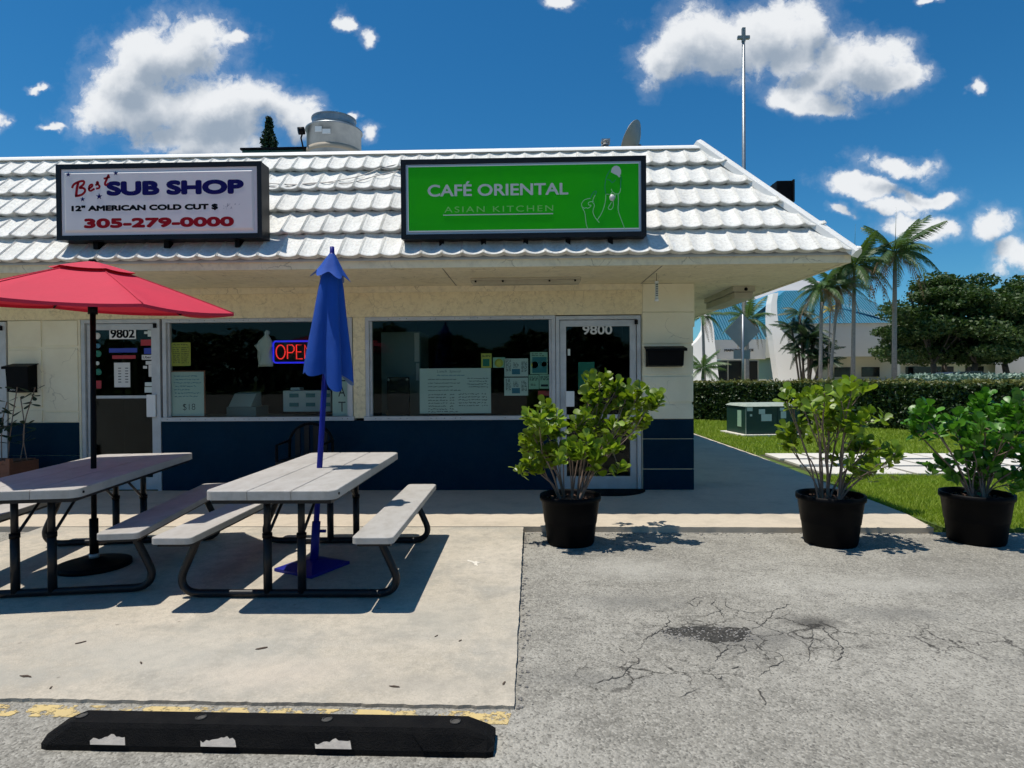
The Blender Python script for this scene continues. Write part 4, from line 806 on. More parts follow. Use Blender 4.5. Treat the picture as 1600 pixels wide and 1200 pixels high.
poster('upper white menu flyer with a blue picture in the right window', -.317, -.021, 1.405, 1.629, M['paper'], art)
poster('lower white menu flyer with a blue picture in the right window', -.319, -.023, 1.168, 1.391, M['paper'], art)
poster('tall poster with lemon slices beside the door frame', .005, .222, 1.432, 1.707, M['mint'], [(.12, .95, .06, .78, M['teal'], 'b'), (.25, .20, .42, 0, M['lemon'], 'c'), (.80, .15, .45, 0, M['lemon'], 'c'), (.1, .8, .92, 2, M['ink'], 's')])
poster('pale green flyer with dark lettering left of its twin below the lemons', -.016, .112, 1.247, 1.424, M['mint'], [(.1, .9, .85, 4, M['ink'], 's'), (.2, .7, .35, 2, M['ink'], 's')])
poster('pale green flyer with dark lettering right of its twin, next to the window frame', .118, .246, 1.252, 1.428, M['mint'], [(.1, .9, .85, 4, M['ink'], 's'), (.15, .85, .15, .3, M['ink'], 'b')])
t = sheet('red_sticker', 'small red sticker low in the right corner of the right window', 'sticker', .10, .246, 1.165, 1.225, M['redp'])
t = thing('refrigerator', 'grey-green upright refrigerator behind the right shop window', 'refrigerator', (-1.8, 8.9, 0)); MB().box(-2.07, -1.52, 8.6, 9.3, .006, 2.04, .01).build('body', M['fridge'], t); MB().box(-1.60, -1.53, 8.57, 8.598, 1.62, 2.02, .006).box(-1.58, -1.535, 8.57, 8.598, 1.36, 1.60, .006).build('handle', M['paperw'], t)
t = thing('dining_chair', 'black dining chair back seen through the right shop window', 'chair', (-1.75, 8.35, 0)); MB().box(-1.90, -1.60, 8.20, 8.24, .90, 1.41, .012).build('backrest', M['black_paint'], t); MB().box(-1.93, -1.57, 8.2, 8.6, .44, .49, .01).build('seat', M['black_paint'], t)
for x in (-1.90, -1.61):
    MB().tube([(x, 8.22, .006), (x, 8.22, .95)], .014, 8).build('leg', M['black_metal'], t); MB().tube([(x, 8.57, .006), (x, 8.57, .45)], .014, 8).build('leg', M['black_metal'], t)
    o = MB(); o.lathe([(.0001, 0), (.018, 0), (.0001, .008)], 10); o.v = [(x+(.02 if x < -1.8 else -.02)+a, 8.198-c, 1.375+b) for a, b, c in o.v]; o.build('stud', M['paperw'], t)

# ================================================================ PICNIC TABLES
def rounded_plank(mb, x0, x1, y0, y1, z0, z1, corners, r=.06):
    """plank outline with chosen corners rounded: corners = set of 'll','lr','ur','ul'"""
    P = []
    for key, cx, cy, a0 in (('ll', x0, y0, 180), ('lr', x1, y0, 270), ('ur', x1, y1, 0), ('ul', x0, y1, 90)):
        if key in corners:
            ox = cx+(r if key in ('ll', 'ul') else -r); oy = cy+(r if key in ('ll', 'lr') else -r)
            P += [(ox+r*math.cos(R(a0+i*15)), oy+r*math.sin(R(a0+i*15))) for i in range(7)]
        else: P.append((cx, cy))
    n = len(P); c = ((x0+x1)/2, (y0+y1)/2); b = .006
    def ins(p, d): return (p[0]+(d if p[0] < c[0] else -d), p[1]+(d if p[1] < c[1] else -d))
    rings = [[(p[0], p[1], z0) for p in P], [(p[0], p[1], z1-b) for p in P], [(*ins(p, b*.3), z1-b*.3) for p in P], [(*ins(p, b), z1) for p in P]]
    v = [q for r_ in rings for q in r_]; f = [(k*n+i, k*n+(i+1) % n, (k+1)*n+(i+1) % n, (k+1)*n+i) for k in range(3) for i in range(n)]+[tuple(range(3*n, 4*n)), tuple(reversed(range(n)))]
    return mb.add(v, f)
def make_table(label):
    """origin on the ground under the table centre, long side along Y"""
    t = thing('picnic_table', label, 'picnic table', (0, 0, 0), 0, 'picnic tables on the patio slab')
    L2 = .94; W3 = .262
    for i in range(3):
        x0 = -.393+i*W3+(.002 if i else 0); x1 = -.393+(i+1)*W3-(.002 if i < 2 else 0)
        rounded_plank(MB(), x0, x1, -L2, L2, .682, .737, {0: {'ll', 'ul'}, 1: set(), 2: {'lr', 'ur'}}[i]).build('tabletop_plank', M['resin'], t, True)
    MB().box(-.36, .36, -L2+.03, L2-.03, .655, .681).build('tabletop_frame', M['post'], t, True)
    for s in (-1, 1):
        MB().tube([(s*.394, -.87, .709), (s*.399, -.87, .709)], .008, 8).build('bolt_cap', M['black_metal'], t, True)
        bx = s*.605
        rounded_plank(MB(), bx-.125, bx+.125, -.92, .92, .415, .455, {'ll', 'lr', 'ul', 'ur'}, .035).build('bench_seat', M['resin'], t, True)
        MB().box(bx-.10, bx+.10, -.88, .88, .392, .414).build('bench_frame', M['post'], t, True)
    for e in (-1, 1):
        y = e*.645
        pts = [(.58, .392), (.605, .33), (.655, .22), (.688, .145), (.690, .100), (.672, .062), (.635, .036), (.58, .028)]
        pts = smooth([(a, b) for a, b in pts], 2)
        full = [(x, y, z) for x, z in pts]+[(-x, y, z) for x, z in reversed(pts)]
        MB().tube(full, .025, 10).build('skid_tube', M['post'], t, True)
        for x in (-.135, .085):
            MB().tube([(x, y, .03), (x, y, .40)], .027, 10).tube([(x, y, .40), (x, y, .66)], .022, 10).build('leg', M['post'], t, True)
            MB().tube([(x, y, .385), (x, y, .415)], .031, 10).build('collar', M['black_metal'], t, True)
        MB().tube([(.085, y-e*.02, .40), (.085, e*.25, .66)], .010, 7).build('brace', M['post'], t, True); MB().tube([(-.135, y-e*.02, .40), (-.135, e*.25, .66)], .010, 7).build('brace', M['post'], t, True)
    return t
def copy_tree(o, parent=None):
    c = o.copy(); C.objects.link(c); c.parent = parent
    for ch in list(o.children): copy_tree(ch, c)
    return c
tb = make_table('grey picnic table in full sun holding the closed blue umbrella')
tb2 = copy_tree(tb); tb.location = (-1.555, 4.555, 0); tb.rotation_euler = (0, 0, R(.6))
tb2.location = (-3.29, 4.55, 0); tb2.rotation_euler = (0, 0, R(9.0)); tb2['label'] = 'grey picnic table shaded by the open red umbrella'

# ================================================================ UMBRELLAS
t = thing('red_umbrella', 'open red patio umbrella on a black pole through the left picnic table', 'umbrella', (-3.27, 4.55, 0)); px_, py_ = -3.275, 4.55
MB().tube([(px_, py_, .05), (px_+.005, py_, .75), (px_+.02, py_, 2.24)], .019, 12).build('pole', M['black_metal'], t)
MB().tube([(px_, py_, .04), (px_, py_, .36)], .030, 12).build('base_sleeve', M['black_metal'], t); MB().tube([(px_, py_, .062), (px_, py_, .10)], .034, 12).build('sleeve_ring', M['steel'], t)
MB().lathe([(.0001, .07), (.05, .068), (.09, .05), (.22, .038), (.245, .03), (.245, 0.001), (.0001, 0.001)], 36, (px_, py_, 0)).build('base_disc', M['black_metal'], t)
MB().lathe([(.0001, 2.305), (.02, 2.30), (.028, 2.285), (.02, 2.27)], 12, (px_+.02, py_, 0)).build('finial', M['black_metal'], t)
def canopy():
    ap = Vector((px_+.02, py_, 2.275)); Rr = .97; v = []; n = 6; m = 10; sub = 8; rings = []
    tilt = Matrix.Rotation(R(4.0), 4, Vector((math.sin(R(-38))*-1, math.cos(R(-38)), 0)).cross(Vector((0, 0, 1))) if False else Vector((-math.sin(R(-38)), math.cos(R(-38)), 0)))
    def P(rf, a):
        k = a/(2*math.pi)*n; i = math.floor(k); f = k-i; a0 = 2*math.pi*i/n; a1 = 2*math.pi*(i+1)/n
        p = Vector((math.cos(a0), math.sin(a0)))*(1-f)+Vector((math.cos(a1), math.sin(a1)))*f
        sag = 4*f*(1-f); rad = rf*Rr; z = -.315*(rf**1.10)-.030*sag*rf*(1-rf*.3)
        p = p*(1-.035*sag*rf)
        return Vector((p.x*rad, p.y*rad, z))
    off = R(22); out = []
    def T(p): q = Matrix.Rotation(off, 4, 'Z') @ p; q = tilt @ q; return ap+q
    top = MB(); vent = MB()
    rs = [.16+(1-.16)*i/m for i in range(m+1)]; A = n*sub
    v = [T(P(r_, 2*math.pi*j/A)) for r_ in rs for j in range(A)]
    f = [(i*A+j, i*A+(j+1) % A, (i+1)*A+(j+1) % A, (i+1)*A+j) for i in range(m) for j in range(A)]
    top.add(v, f, True)
    rim = [T(P(1.0, 2*math.pi*j/A)) for j in range(A)]
    v = rim+[p+Vector((0, 0, -.022)) for p in rim]; top.add(v, [(j, (j+1) % A, A+(j+1) % A, A+j) for j in range(A)])
    rv = [.015, .10, .20, .29]
    v = [T(P(r_, 2*math.pi*j/A)+Vector((0, 0, .012+.05*r_))) for r_ in rv for j in range(A)]
    vent.add(v, [(i*A+j, i*A+(j+1) % A, (i+1)*A+(j+1) % A, (i+1)*A+j) for i in range(3) for j in range(A)], True)
    seams = []; ribs = []
    for i in range(n):
        a = 2*math.pi*i/n; seams.append([T(P(r_, a)+Vector((0, 0, .002))) for r_ in rs]); ribs.append([T(P(r_, a)+Vector((0, 0, -.018))) for r_ in (.05, .5, .985)])
    return top, vent, seams, ribs, T
top, vent, seams, ribs, T_ = canopy()
cn = top.build('canopy', M['red'], t); vent.build('vent_flap', M['red'], cn)
for s_ in seams: MB().tube(s_, .004, 5).build('seam', M['red'], cn)
hub = Vector((px_+.016, py_, 1.93))
for r_ in ribs: MB().tube(r_, .008, 6).build('rib', M['black_metal'], t); MB().tube([hub, (r_[1]+r_[0])*.5], .006, 6).build('strut', M['black_metal'], t)
MB().tube([hub-Vector((0, 0, .04)), hub+Vector((0, 0, .03))], .032, 12).build('runner', M['black_metal'], t)

t = thing('blue_umbrella', 'closed blue patio umbrella leaning through the right picnic table', 'umbrella', (-1.60, 4.52, 0))
b0 = Vector((-1.605, 4.53, .03)); b1 = Vector((-1.468, 4.60, 2.325)); ax = (b1-b0); 
def AX(z): return b0+ax*((z-b0.z)/ax.z)
MB().tube([AX(.03), AX(.8), AX(2.33)], .021, 12).build('pole', M['blue_metal'], t)
MB().tube([AX(.03), AX(.34)], .031, 12).build('base_sleeve', M['blue_metal'], t); MB().tube([AX(.27)+Vector((.03, 0, 0)), AX(.27)+Vector((.075, 0, 0))], .012, 8).build('clamp_knob', M['blue_metal'], t)
base = MB(); q = [(-1.865, 4.44), (-1.53, 4.27), (-1.365, 4.62), (-1.70, 4.79)]; cxy = (-1.61, 4.53)
v = [(x, y, .002) for x, y in q]+[(x, y, .022) for x, y in q]+[(cxy[0]+(x-cxy[0])*.18, cxy[1]+(y-cxy[1])*.18, .062) for x, y in q]
base.add(v, [(0, 1, 5, 4), (1, 2, 6, 5), (2, 3, 7, 6), (3, 0, 4, 7), (4, 5, 9, 8), (5, 6, 10, 9), (6, 7, 11, 10), (7, 4, 8, 11), (8, 9, 10, 11), (3, 2, 1, 0)]); base.build('base_plate', M['blue_metal'], t)
MB().lathe([(.0001, .05), (.016, .045), (.018, .0), (.024, -.02), (.026, -.04)], 12, AX(2.335)).build('finial', M['blue_metal'], t)
def folded():
    zs = [2.30, 2.24, 2.16, 2.06, 1.94, 1.81, 1.68, 1.57, 1.47, 1.39]; rad = [.03, .055, .080, .10, .118, .138, .160, .178, .192, .198]; A = 72; v = []
    for i, (z, r_) in enumerate(zip(zs, rad)):
        for j in range(A):
            a = 2*math.pi*j/A; k = i/9
            lobe = abs(math.cos(2.5*(a-.35)))**1.1; fold = .42+.58*lobe
            fold += .10*math.sin(7*a+1.3)*k*.6
            c = AX(z); drop = -(.10*(1-lobe)*-1-.05)*0
            zz = z+(k**3)*(.10*(1-lobe)-.075*math.cos(a+.5)+.03*math.sin(3*a+2))
            sway = .035*k*k
            rr_ = r_*(1+(fold-1)*(.25+.75*k))
            v.append((c.x+rr_*math.cos(a)*1.0+sway*.5, c.y+rr_*math.sin(a)*.85, zz))
    f = [(i*A+j, i*A+(j+1) % A, (i+1)*A+(j+1) % A, (i+1)*A+j) for i in range(9) for j in range(A)]
    return MB().add(v, f, True)
def outward(o):                                 # faces look away from the pole, the pale lining inside
    m = o.data; c = AX(1.8)-WL[t.name]; s_ = sum((p.center.x-c.x)*p.normal.x+(p.center.y-c.y)*p.normal.y for p in m.polygons)
    if s_ < 0: m.flip_normals()
    return o
cn = outward(folded().build('canopy', M['blue'], t))
v = []; A = 60
for i, (z, r_) in enumerate(((2.325, .022), (2.28, .05), (2.22, .085), (2.165, .125), (2.135, .150))):
    for j in range(A):
        a = 2*math.pi*j/A; k = i/4; lobe = .5+.5*math.cos(6*(a-.2)); c = AX(z); rr_ = r_*(1-.30*k*(1-lobe)); v.append((c.x+rr_*math.cos(a), c.y+rr_*math.sin(a), z+.045*k*k*(1-lobe)-.02*k*math.cos(a)))
MB().add(v, [(i*A+j, i*A+(j+1) % A, (i+1)*A+(j+1) % A, (i+1)*A+j) for i in range(4) for j in range(A)], True); fl = MB(); fl.add(v, [(i*A+j, i*A+(j+1) % A, (i+1)*A+(j+1) % A, (i+1)*A+j) for i in range(4) for j in range(A)], True); outward(fl.build('vent_flap', M['blue'], cn))
# dark chair pushed against the wall behind the table
t = thing('patio_chair', 'black patio chair standing against the navy wall behind the blue umbrella', 'chair', (-2.62, 7.2, 0))
bk = [( .26*math.cos(a), .62+.24*math.sin(a)) for a in np.linspace(0, math.pi, 13)]
MB().tube([(-2.62-.27, 7.33, .004), (-2.62-.27, 7.33, .62)]+[(-2.62-x, 7.34, z) for x, z in bk]+[(-2.62+.27, 7.33, .62), (-2.62+.27, 7.33, .004)] if False else [(-2.62+.26, 7.34, .004)]+[(-2.62+x, 7.34, z) for x, z in bk]+[(-2.62-.26, 7.34, .004)], .018, 8).build('back_frame', M['black_metal'], t)
for x in (-.16, -.05, .06, .17): MB().box(-2.62+x-.03, -2.62+x+.03, 7.33, 7.35, .46, .62+.24*math.sqrt(max(0, 1-(x/.26)**2))-.01).build('back_slat', M['black_paint'], t)
MB().box(-2.89, -2.35, 6.93, 7.36, .42, .46, .01).build('seat', M['black_paint'], t)
for x in (-2.88, -2.36): MB().tube([(x, 6.96, .004), (x, 6.96, .64), (x, 7.34, .66)], .018, 8).build('arm', M['black_metal'], t)

# ================================================================ WHEEL STOP
t = thing('wheel_stop', 'black rubber wheel stop with worn white marks lying on the asphalt', 'wheel stop', (-1.015, 2.375, -.016)); t.rotation_euler = (0, 0, R(-.7))
mb = MB(); v = []; secs = [(-.870, 0), (-.845, .35), (-.765, 1), (.765, 1), (.845, .45), (.870, 0)]
for x, k in secs:
    h = .040+.052*k; tp = .055+.012*(1-k)
    for y, z in ((-.078, 0), (-.078, .022), (-.055, h*.85), (-.045, h), (.040, h), (.055, h*.85), (.078, .03), (.078, 0)): v.append((x, y*(1 if k > .3 else .9), z))
mb.add(v, [(i*8+j, i*8+(j+1) % 8, (i+1)*8+(j+1) % 8, (i+1)*8+j) for i in range(5) for j in range(8)]+[tuple(range(8)), tuple(reversed(range(40, 48)))]); mb.build('body', M['rubber'], t, True)
def face(x, s, off=0):  # point on the sloping front face, s 0..1 up
    return (x, -.078+.023*s-off, .022+.056*s+off*.35)
for i, x in enumerate((-.62, -.19, .25, .66)):
    w = .155; pv_ = [face(x-w/2+.03, .02, .004), face(x+w/2+.02, .02, .004), face(x+w/2-.02, .98, .004), face(x-w/2-.02, .98, .004)]
    back = [face(x-w/2+.03, .02, -.01), face(x+w/2+.02, .02, -.01), face(x+w/2-.02, .98, -.01), face(x-w/2-.02, .98, -.01)]
    MB().add(pv_+back, [(0, 1, 2, 3), (0, 4, 5, 1), (1, 5, 6, 2), (2, 6, 7, 3), (3, 7, 4, 0)]).build('raised_panel', M['rubber'], t, True)
    if i < 3:
        up = [face(x+w/2+.004-w*.86*k/12, .45+random.uniform(-.07, .12)+.12*math.sin(k*.4), .0052) for k in range(13)]
        low = [face(x-w/2+.030, .06, .0052), face(x+w/2+.012, .06, .0052)]
        MB().add(low+up, [tuple(range(15))]).build('worn_tape', M['tape'], t, True)
for x in (-.76, -.28, .22, .72):
    o = MB(); o.lathe([(.0001, 0), (.017, 0), (.022, .002), (.017, .004)], 12, (x, .0, .0922)); o.build('bolt_hole', M['crack'], t, True)

# ================================================================ POTTED SHRUBS
def leaf_mesh(L_, W_, curl):
    P = [(0, 0), (.22, .35), (.55, .88), (.80, 1.0), (.95, .62), (1.0, 0)]
    v = [(0, 0, 0)]; v = []
    for u, w in P: v.append((u*L_, w*W_/2, .10*W_*w+curl*u*u*L_))
    for u, w in P[1:5]: v.append((u*L_, -w*W_/2, .10*W_*w+curl*u*u*L_))
    mid = len(v); v += [(u*L_, 0, curl*u*u*L_) for u in (.22, .55, .80, .95)]
    f = [(0, 1, mid), (1, 2, mid+1, mid), (2, 3, mid+2, mid+1), (3, 4, mid+3, mid+2), (4, 5, mid+3), (0, mid, 6), (6, mid, mid+1, 7), (7, mid+1, mid+2, 8), (8, mid+2, mid+3, 9), (9, mid+3, 5)]
    f = [tuple(reversed(q)) for q in f]
    return v, f
LV = [leaf_mesh(.082, .056, .10), leaf_mesh(.070, .050, -.12), leaf_mesh(.090, .058, .22)]
def leaf_m(i, m):
    v, f = LV[i]; me = bpy.data.meshes.new('leaf'); me.from_pydata(v, [], f); me.polygons.foreach_set('use_smooth', [True]*len(f)); me.materials.append(m); return me
def shrub(label, px0, py0, tips, lm, seed, per=17, rim=.262, scale=1.0):
    random.seed(seed); t = thing('potted_shrub', label, 'potted plant', (px0, py0, -.047), group='potted shrubs along the kerb')
    k = rim/.262
    mb = MB(); mb.lathe([(.0001, .006), (.185*k, .006), (.195*k, .0), (.205*k, .02), (.222*k, .18), (.226*k, .185), (.228*k, .20), (.250*k, .375), (.262*k, .378), (.266*k, .395), (.264*k, .425), (.252*k, .425), (.246*k, .40), (.240*k, .34), (.0001, .33)], 36); mb.build('pot', M['pot'], t, True)
    so_ = MB(); so_.lathe([(.242*k, .345), (.19*k, .365), (.1, .375), (.0001, .38)], 20); so_.build('soil', M['mulch'], t, True)
    ch = MB()
    for _ in range(170):
        a = random.uniform(0, 6.28); r_ = .225*k*math.sqrt(random.random()); ch.add(*pebble((r_*math.cos(a), r_*math.sin(a), .375), random.uniform(.006, .015)))
    tag(ch.build('mulch_chips', M['mulch'], t, True), kind='stuff')
    nb = 6; bases = [(random.uniform(-.10, .10), random.uniform(-.08, .08)) for _ in range(nb)]; allv = []
    stems = MB(); leaves = []
    for (dx, z) in tips:
        dy = random.uniform(-.26, .26); tip = Vector((dx, dy, z)); b = min(bases, key=lambda q: abs(q[0]-dx*.25)+random.random()*.08); b = Vector((b[0], b[1], .36))
        d_ = tip-b; m1 = b+d_*.30+Vector((dx*-.02, 0, .06+random.uniform(-.03, .03))); m2 = b+d_*.65+Vector((random.uniform(-.04, .04), random.uniform(-.04, .04), random.uniform(-.02, .05)))
        r0 = random.uniform(.007, .012); path = smooth3([b, m1, m2, tip]); stems.tube(path, [r0*(1-.62*i/(len(path)-1)) for i in range(len(path))], 6)
        subs = [tip]
        for _ in range(3):
            s0 = path[random.randint(len(path)//2, len(path)-2)]; e = tip+Vector((random.gauss(0, .075), random.gauss(0, .085), random.gauss(-.02, .06))); mid = (s0+e)/2+Vector((0, 0, -.015)); stems.tube(smooth3([s0, mid, e]), [.0055, .005, .0045, .004, .004, .003, .003][:len(smooth3([s0, mid, e]))] if False else .0042, 5); subs.append(e)
        for e in subs:
            axis = (e-b).normalized(); axis = (axis+Vector((0, 0, .6))).normalized()
            for q in range(int(per*(.62 if e is not tip else .75))):
                h = random.uniform(-.085, .03); az = random.uniform(0, 6.28); el = random.gauss(.55, .42)
                dirn = Vector((math.cos(az)*math.cos(el), math.sin(az)*math.cos(el), math.sin(el))); leaves.append((e+axis*h+dirn*.008, dirn))
    stems.build('stems', M['stem'], t, True)
    leaves.sort(key=lambda q: q[0].y-.4*q[0].z)
    meshes = [leaf_m(i, lm) for i in range(3)]; bulk = MB()
    for i, (p, dirn) in enumerate(leaves):
        nrm = (Vector((0, -.25, 1))+Vector((random.gauss(0, .55), random.gauss(0, .55), random.gauss(0, .3)))); xa = dirn; ya = nrm.cross(xa).normalized(); za = xa.cross(ya).normalized()
        sc = random.uniform(.72, 1.18)*scale; mt = Matrix((xa, ya, za)).transposed().to_4x4(); mt = Matrix.Translation(p) @ mt @ Matrix.Scale(sc, 4)
        if i < 300: o = ob('leaf', meshes[i % 3], None, t); o.matrix_basis = mt
        else: bulk.add([mt @ Vector(q) for q in LV[i % 3][0]], LV[i % 3][1], True)
    m = bpy.data.meshes.new('leaf_mass'); m.from_pydata(bulk.v, [], bulk.f); m.polygons.foreach_set('use_smooth', [True]*len(bulk.f)); tag(ob('leaf_mass', m, lm, t), kind='stuff')
    return t
def tipset(px, cx, cy): return [((x-cx)*(.94 if cx < 1000 else .84)/180, (588-y-6)/180+1.44) for x, y in px]
shrub('potted shrub with bright green paddle leaves beside the 9800 door', .345, 5.40, tipset([(822, 645), (812, 690), (828, 722), (850, 630), (872, 660), (858, 700), (886, 690), (900, 655), (922, 615), (940, 588), (962, 600), (985, 610), (1008, 605), (1026, 618), (1014, 645), (988, 662), (960, 690), (932, 700), (940, 655), (842, 672), (915, 680)], 890, 0), M['leaf'], 21, 28, .262, 1.05)
shrub('potted shrub with sparse olive leaves and long bare stems, middle of the three', 2.575, 5.40, tipset([(1228, 612), (1250, 622), (1276, 612), (1300, 628), (1326, 602), (1346, 618), (1356, 645), (1334, 655), (1310, 675), (1342, 695), (1370, 688), (1394, 697), (1400, 715), (1378, 720), (1350, 725), (1236, 684), (1252, 655), (1286, 650), (1322, 640)], 1301, 0), M['leaf'], 22, 16, .272, 1.08)
shrub('potted shrub with darker green leaves at the lawn edge on the right', 3.845, 5.46, tipset([(1428, 640), (1444, 664), (1462, 646), (1484, 660), (1504, 685), (1514, 655), (1532, 635), (1552, 618), (1572, 632), (1592, 645), (1612, 648), (1562, 665), (1542, 692), (1522, 718), (1502, 730), (1562, 718), (1590, 700), (1612, 690), (1582, 735), (1546, 742)], 1530, 0), M['leafd'], 23, 21, .272, 1.14)
# wooden planter with a leggy plant by the left door
t = thing('wooden_planter', 'small slatted wooden planter box by the left door', 'planter', (-6.35, 7.2, .002))
for i in range(5): MB().box(-6.72+i*.145, -6.585+i*.145, 6.96, 6.985, .01, .44, .004).build('slat', M['wood'], t)
MB().box(-6.74, -5.99, 6.95, 6.995, .441, .475).build('rim', M['wood'], t); MB().box(-6.02, -5.975, 6.94, 6.99, .003, .50).build('corner_post', M['wood'], t); MB().box(-6.74, -6.0, 6.99, 7.4, .01, .44).build('box', M['wood'], t); MB().box(-6.70, -6.02, 7.0, 7.38, .441, .455).build('soil', M['mulch'], t)
t = thing('leggy_plant', 'thin dark plant growing in the wooden planter', 'plant', (-6.45, 7.2, .455)); random.seed(5); st_ = MB(); lf = MB()
for k in range(9):
    x = random.uniform(-6.65, -5.95); p = [Vector((x, 7.2, .45)), Vector((x+random.uniform(-.08, .1), 7.18, .8)), Vector((x+random.uniform(-.15, .2), 7.2, random.uniform(.85, 1.35)))]; pp_ = smooth3(p); st_.tube(pp_, .006, 5)
    for _ in range(11):
        c_ = pp_[random.randint(4, len(pp_)-1)]; az = random.uniform(0, 6.28); dirn = Vector((math.cos(az), math.sin(az)*.6, random.uniform(-.5, .7))).normalized(); ya = Vector((0, -.4, 1)).cross(dirn).normalized(); mt = Matrix.Translation(c_) @ Matrix((dirn, ya, dirn.cross(ya))).transposed().to_4x4() @ Matrix.Diagonal((1.6, .8, 1, 1)); lf.add([mt @ Vector(q) for q in LV[0][0]], LV[0][1], True)
st_.build('stems', M['stem'], t); tag(lf.build('leaf_mass', M['pine'], t), kind='stuff')
# litter on the slab
random.seed(3)
where = ['in front of the skid of the left table', 'left of centre on the bare slab', 'largest of them, in the middle of the slab', 'large one near the left end of the wheel stop', 'close to the yellow stripe on the left', 'near the yellow stripe right of centre', 'in the front right corner of the slab', 'right of the sunny table', 'nearest the right slab edge beyond the table']
for i, (x, y, r_) in enumerate([(-2.402, 3.223, 0.0163), (-1.928, 2.994, 0.0089), (-1.397, 3.168, 0.0187), (-2.388, 2.85, 0.0193), (-2.186, 2.745, 0.0093), (-0.622, 2.78, 0.0141), (-0.127, 2.817, 0.0107), (-0.515, 3.329, 0.0084), (-0.379, 3.272, 0.0083), (-1.803, 3.021, 0.0077), (-1.76, 3.032, 0.0077), (-2.53, 3.534, 0.009), (-0.855, 3.175, 0.0067), (-1.268, 3.417, 0.0058), (-1.93, 2.782, 0.0071), (-2.166, 3.284, 0.0069)][:9]):
    mb = MB(); n = 9; an = random.uniform(0, 3.1); pts_ = []
    for k in range(n):
        a = 6.28*k/n; u = r_*1.7*math.cos(a)*random.uniform(.7, 1.2); w_ = r_*.55*math.sin(a)*random.uniform(.4, 1.3); pts_.append((x+u*math.cos(an)-w_*math.sin(an), y+u*math.sin(an)+w_*math.cos(an)))
    mb.slab(pts_, .0015, .0035)
    tag(mb.build('fallen_leaf', M['leaf_dead']), 'small dark dead leaf, '+where[i], 'leaf', 'dead leaves on the patio')
sp = []
for k in range(40):
    a = 6.283*k/40; q_ = .022+.10*max(0, math.sin(a*1.5+.9)*math.sin(a*3.7+2))**2*random.uniform(.4, 1)+random.uniform(-.008, .008); sp.append((-.42+q_*1.2*math.cos(a), 4.66+q_*1.3*math.sin(a)))
tag(MB().slab(sp, .001, .0025).build('paint_splatter', mat('old_paint_mark', (.68, .63, .54), .8)), 'white paint splatter on the patio slab near its right edge', 'paint mark')
# ================================================================ LAWN: TRANSFORMER, HEDGE
t = thing('transformer_box', 'low dark green utility transformer box covered in stickers on the lawn', 'utility box', (5.55, 15.0, -.02)); t.rotation_euler = (0, 0, R(7))
MB().box(-.78, .78, -.62, .62, 0, .06, .01).build('pad', M['paver'], t, True)
MB().box(-.66, .66, -.50, .50, .06, .70, .012).build('cabinet', M['green_box'], t, True)
MB().add([(-.68, -.53, .70), (.68, -.53, .70), (.68, .53, .70), (-.68, .53, .70), (-.60, -.44, .755), (.60, -.44, .755), (.60, .44, .755), (-.60, .44, .755)], [(0, 1, 5, 4), (1, 2, 6, 5), (2, 3, 7, 6), (3, 0, 4, 7), (4, 5, 6, 7), (3, 2, 1, 0)]).build('lid', M['green_top'], t, True)
MB().box(-.662, -.645, -.512, -.498, .06, .70).build('corner_edge', M['green_top'], t, True); MB().box(.10, .105, -.505, -.499, .08, .69).build('door_seam', M['black_metal'], t, True)
for x, z, w, h in ((-.56, .64, .13, .09), (-.27, .58, .15, .11), (-.16, .44, .25, .16), (.22, .63, .11, .07), (.25, .50, .13, .16), (-.53, .50, .05, .05)): MB().box(x-w/2, x+w/2, -.507, -.501, z-h/2, z+h/2).build('sticker', M['paper'], t, True)
for x in (-.15, ): MB().box(-.668, -.661, -.30, -.10, .22, .60).build('sticker', M['mint'], t, True)
def leaf_cloud(P, size, flat=.0, elong=1.8, up=0.0):
    n = len(P); d = rng.normal(0, 1, (n, 3)); d[:, 2] = d[:, 2]*(1-flat); d /= np.linalg.norm(d, axis=1)[:, None]+1e-9
    nn = rng.normal(0, 1, (n, 3)); nn[:, 2] += up; e = np.cross(nn, d); e /= np.linalg.norm(e, axis=1)[:, None]+1e-9
    s = (size*rng.uniform(.6, 1.3, n))[:, None]; a = d*s*elong/2; b = e*s/2
    V = np.stack([P-a, P+b*.9, P+a, P-b*.9], 1).reshape(-1, 3); F = np.arange(4*n).reshape(-1, 4); return V, F
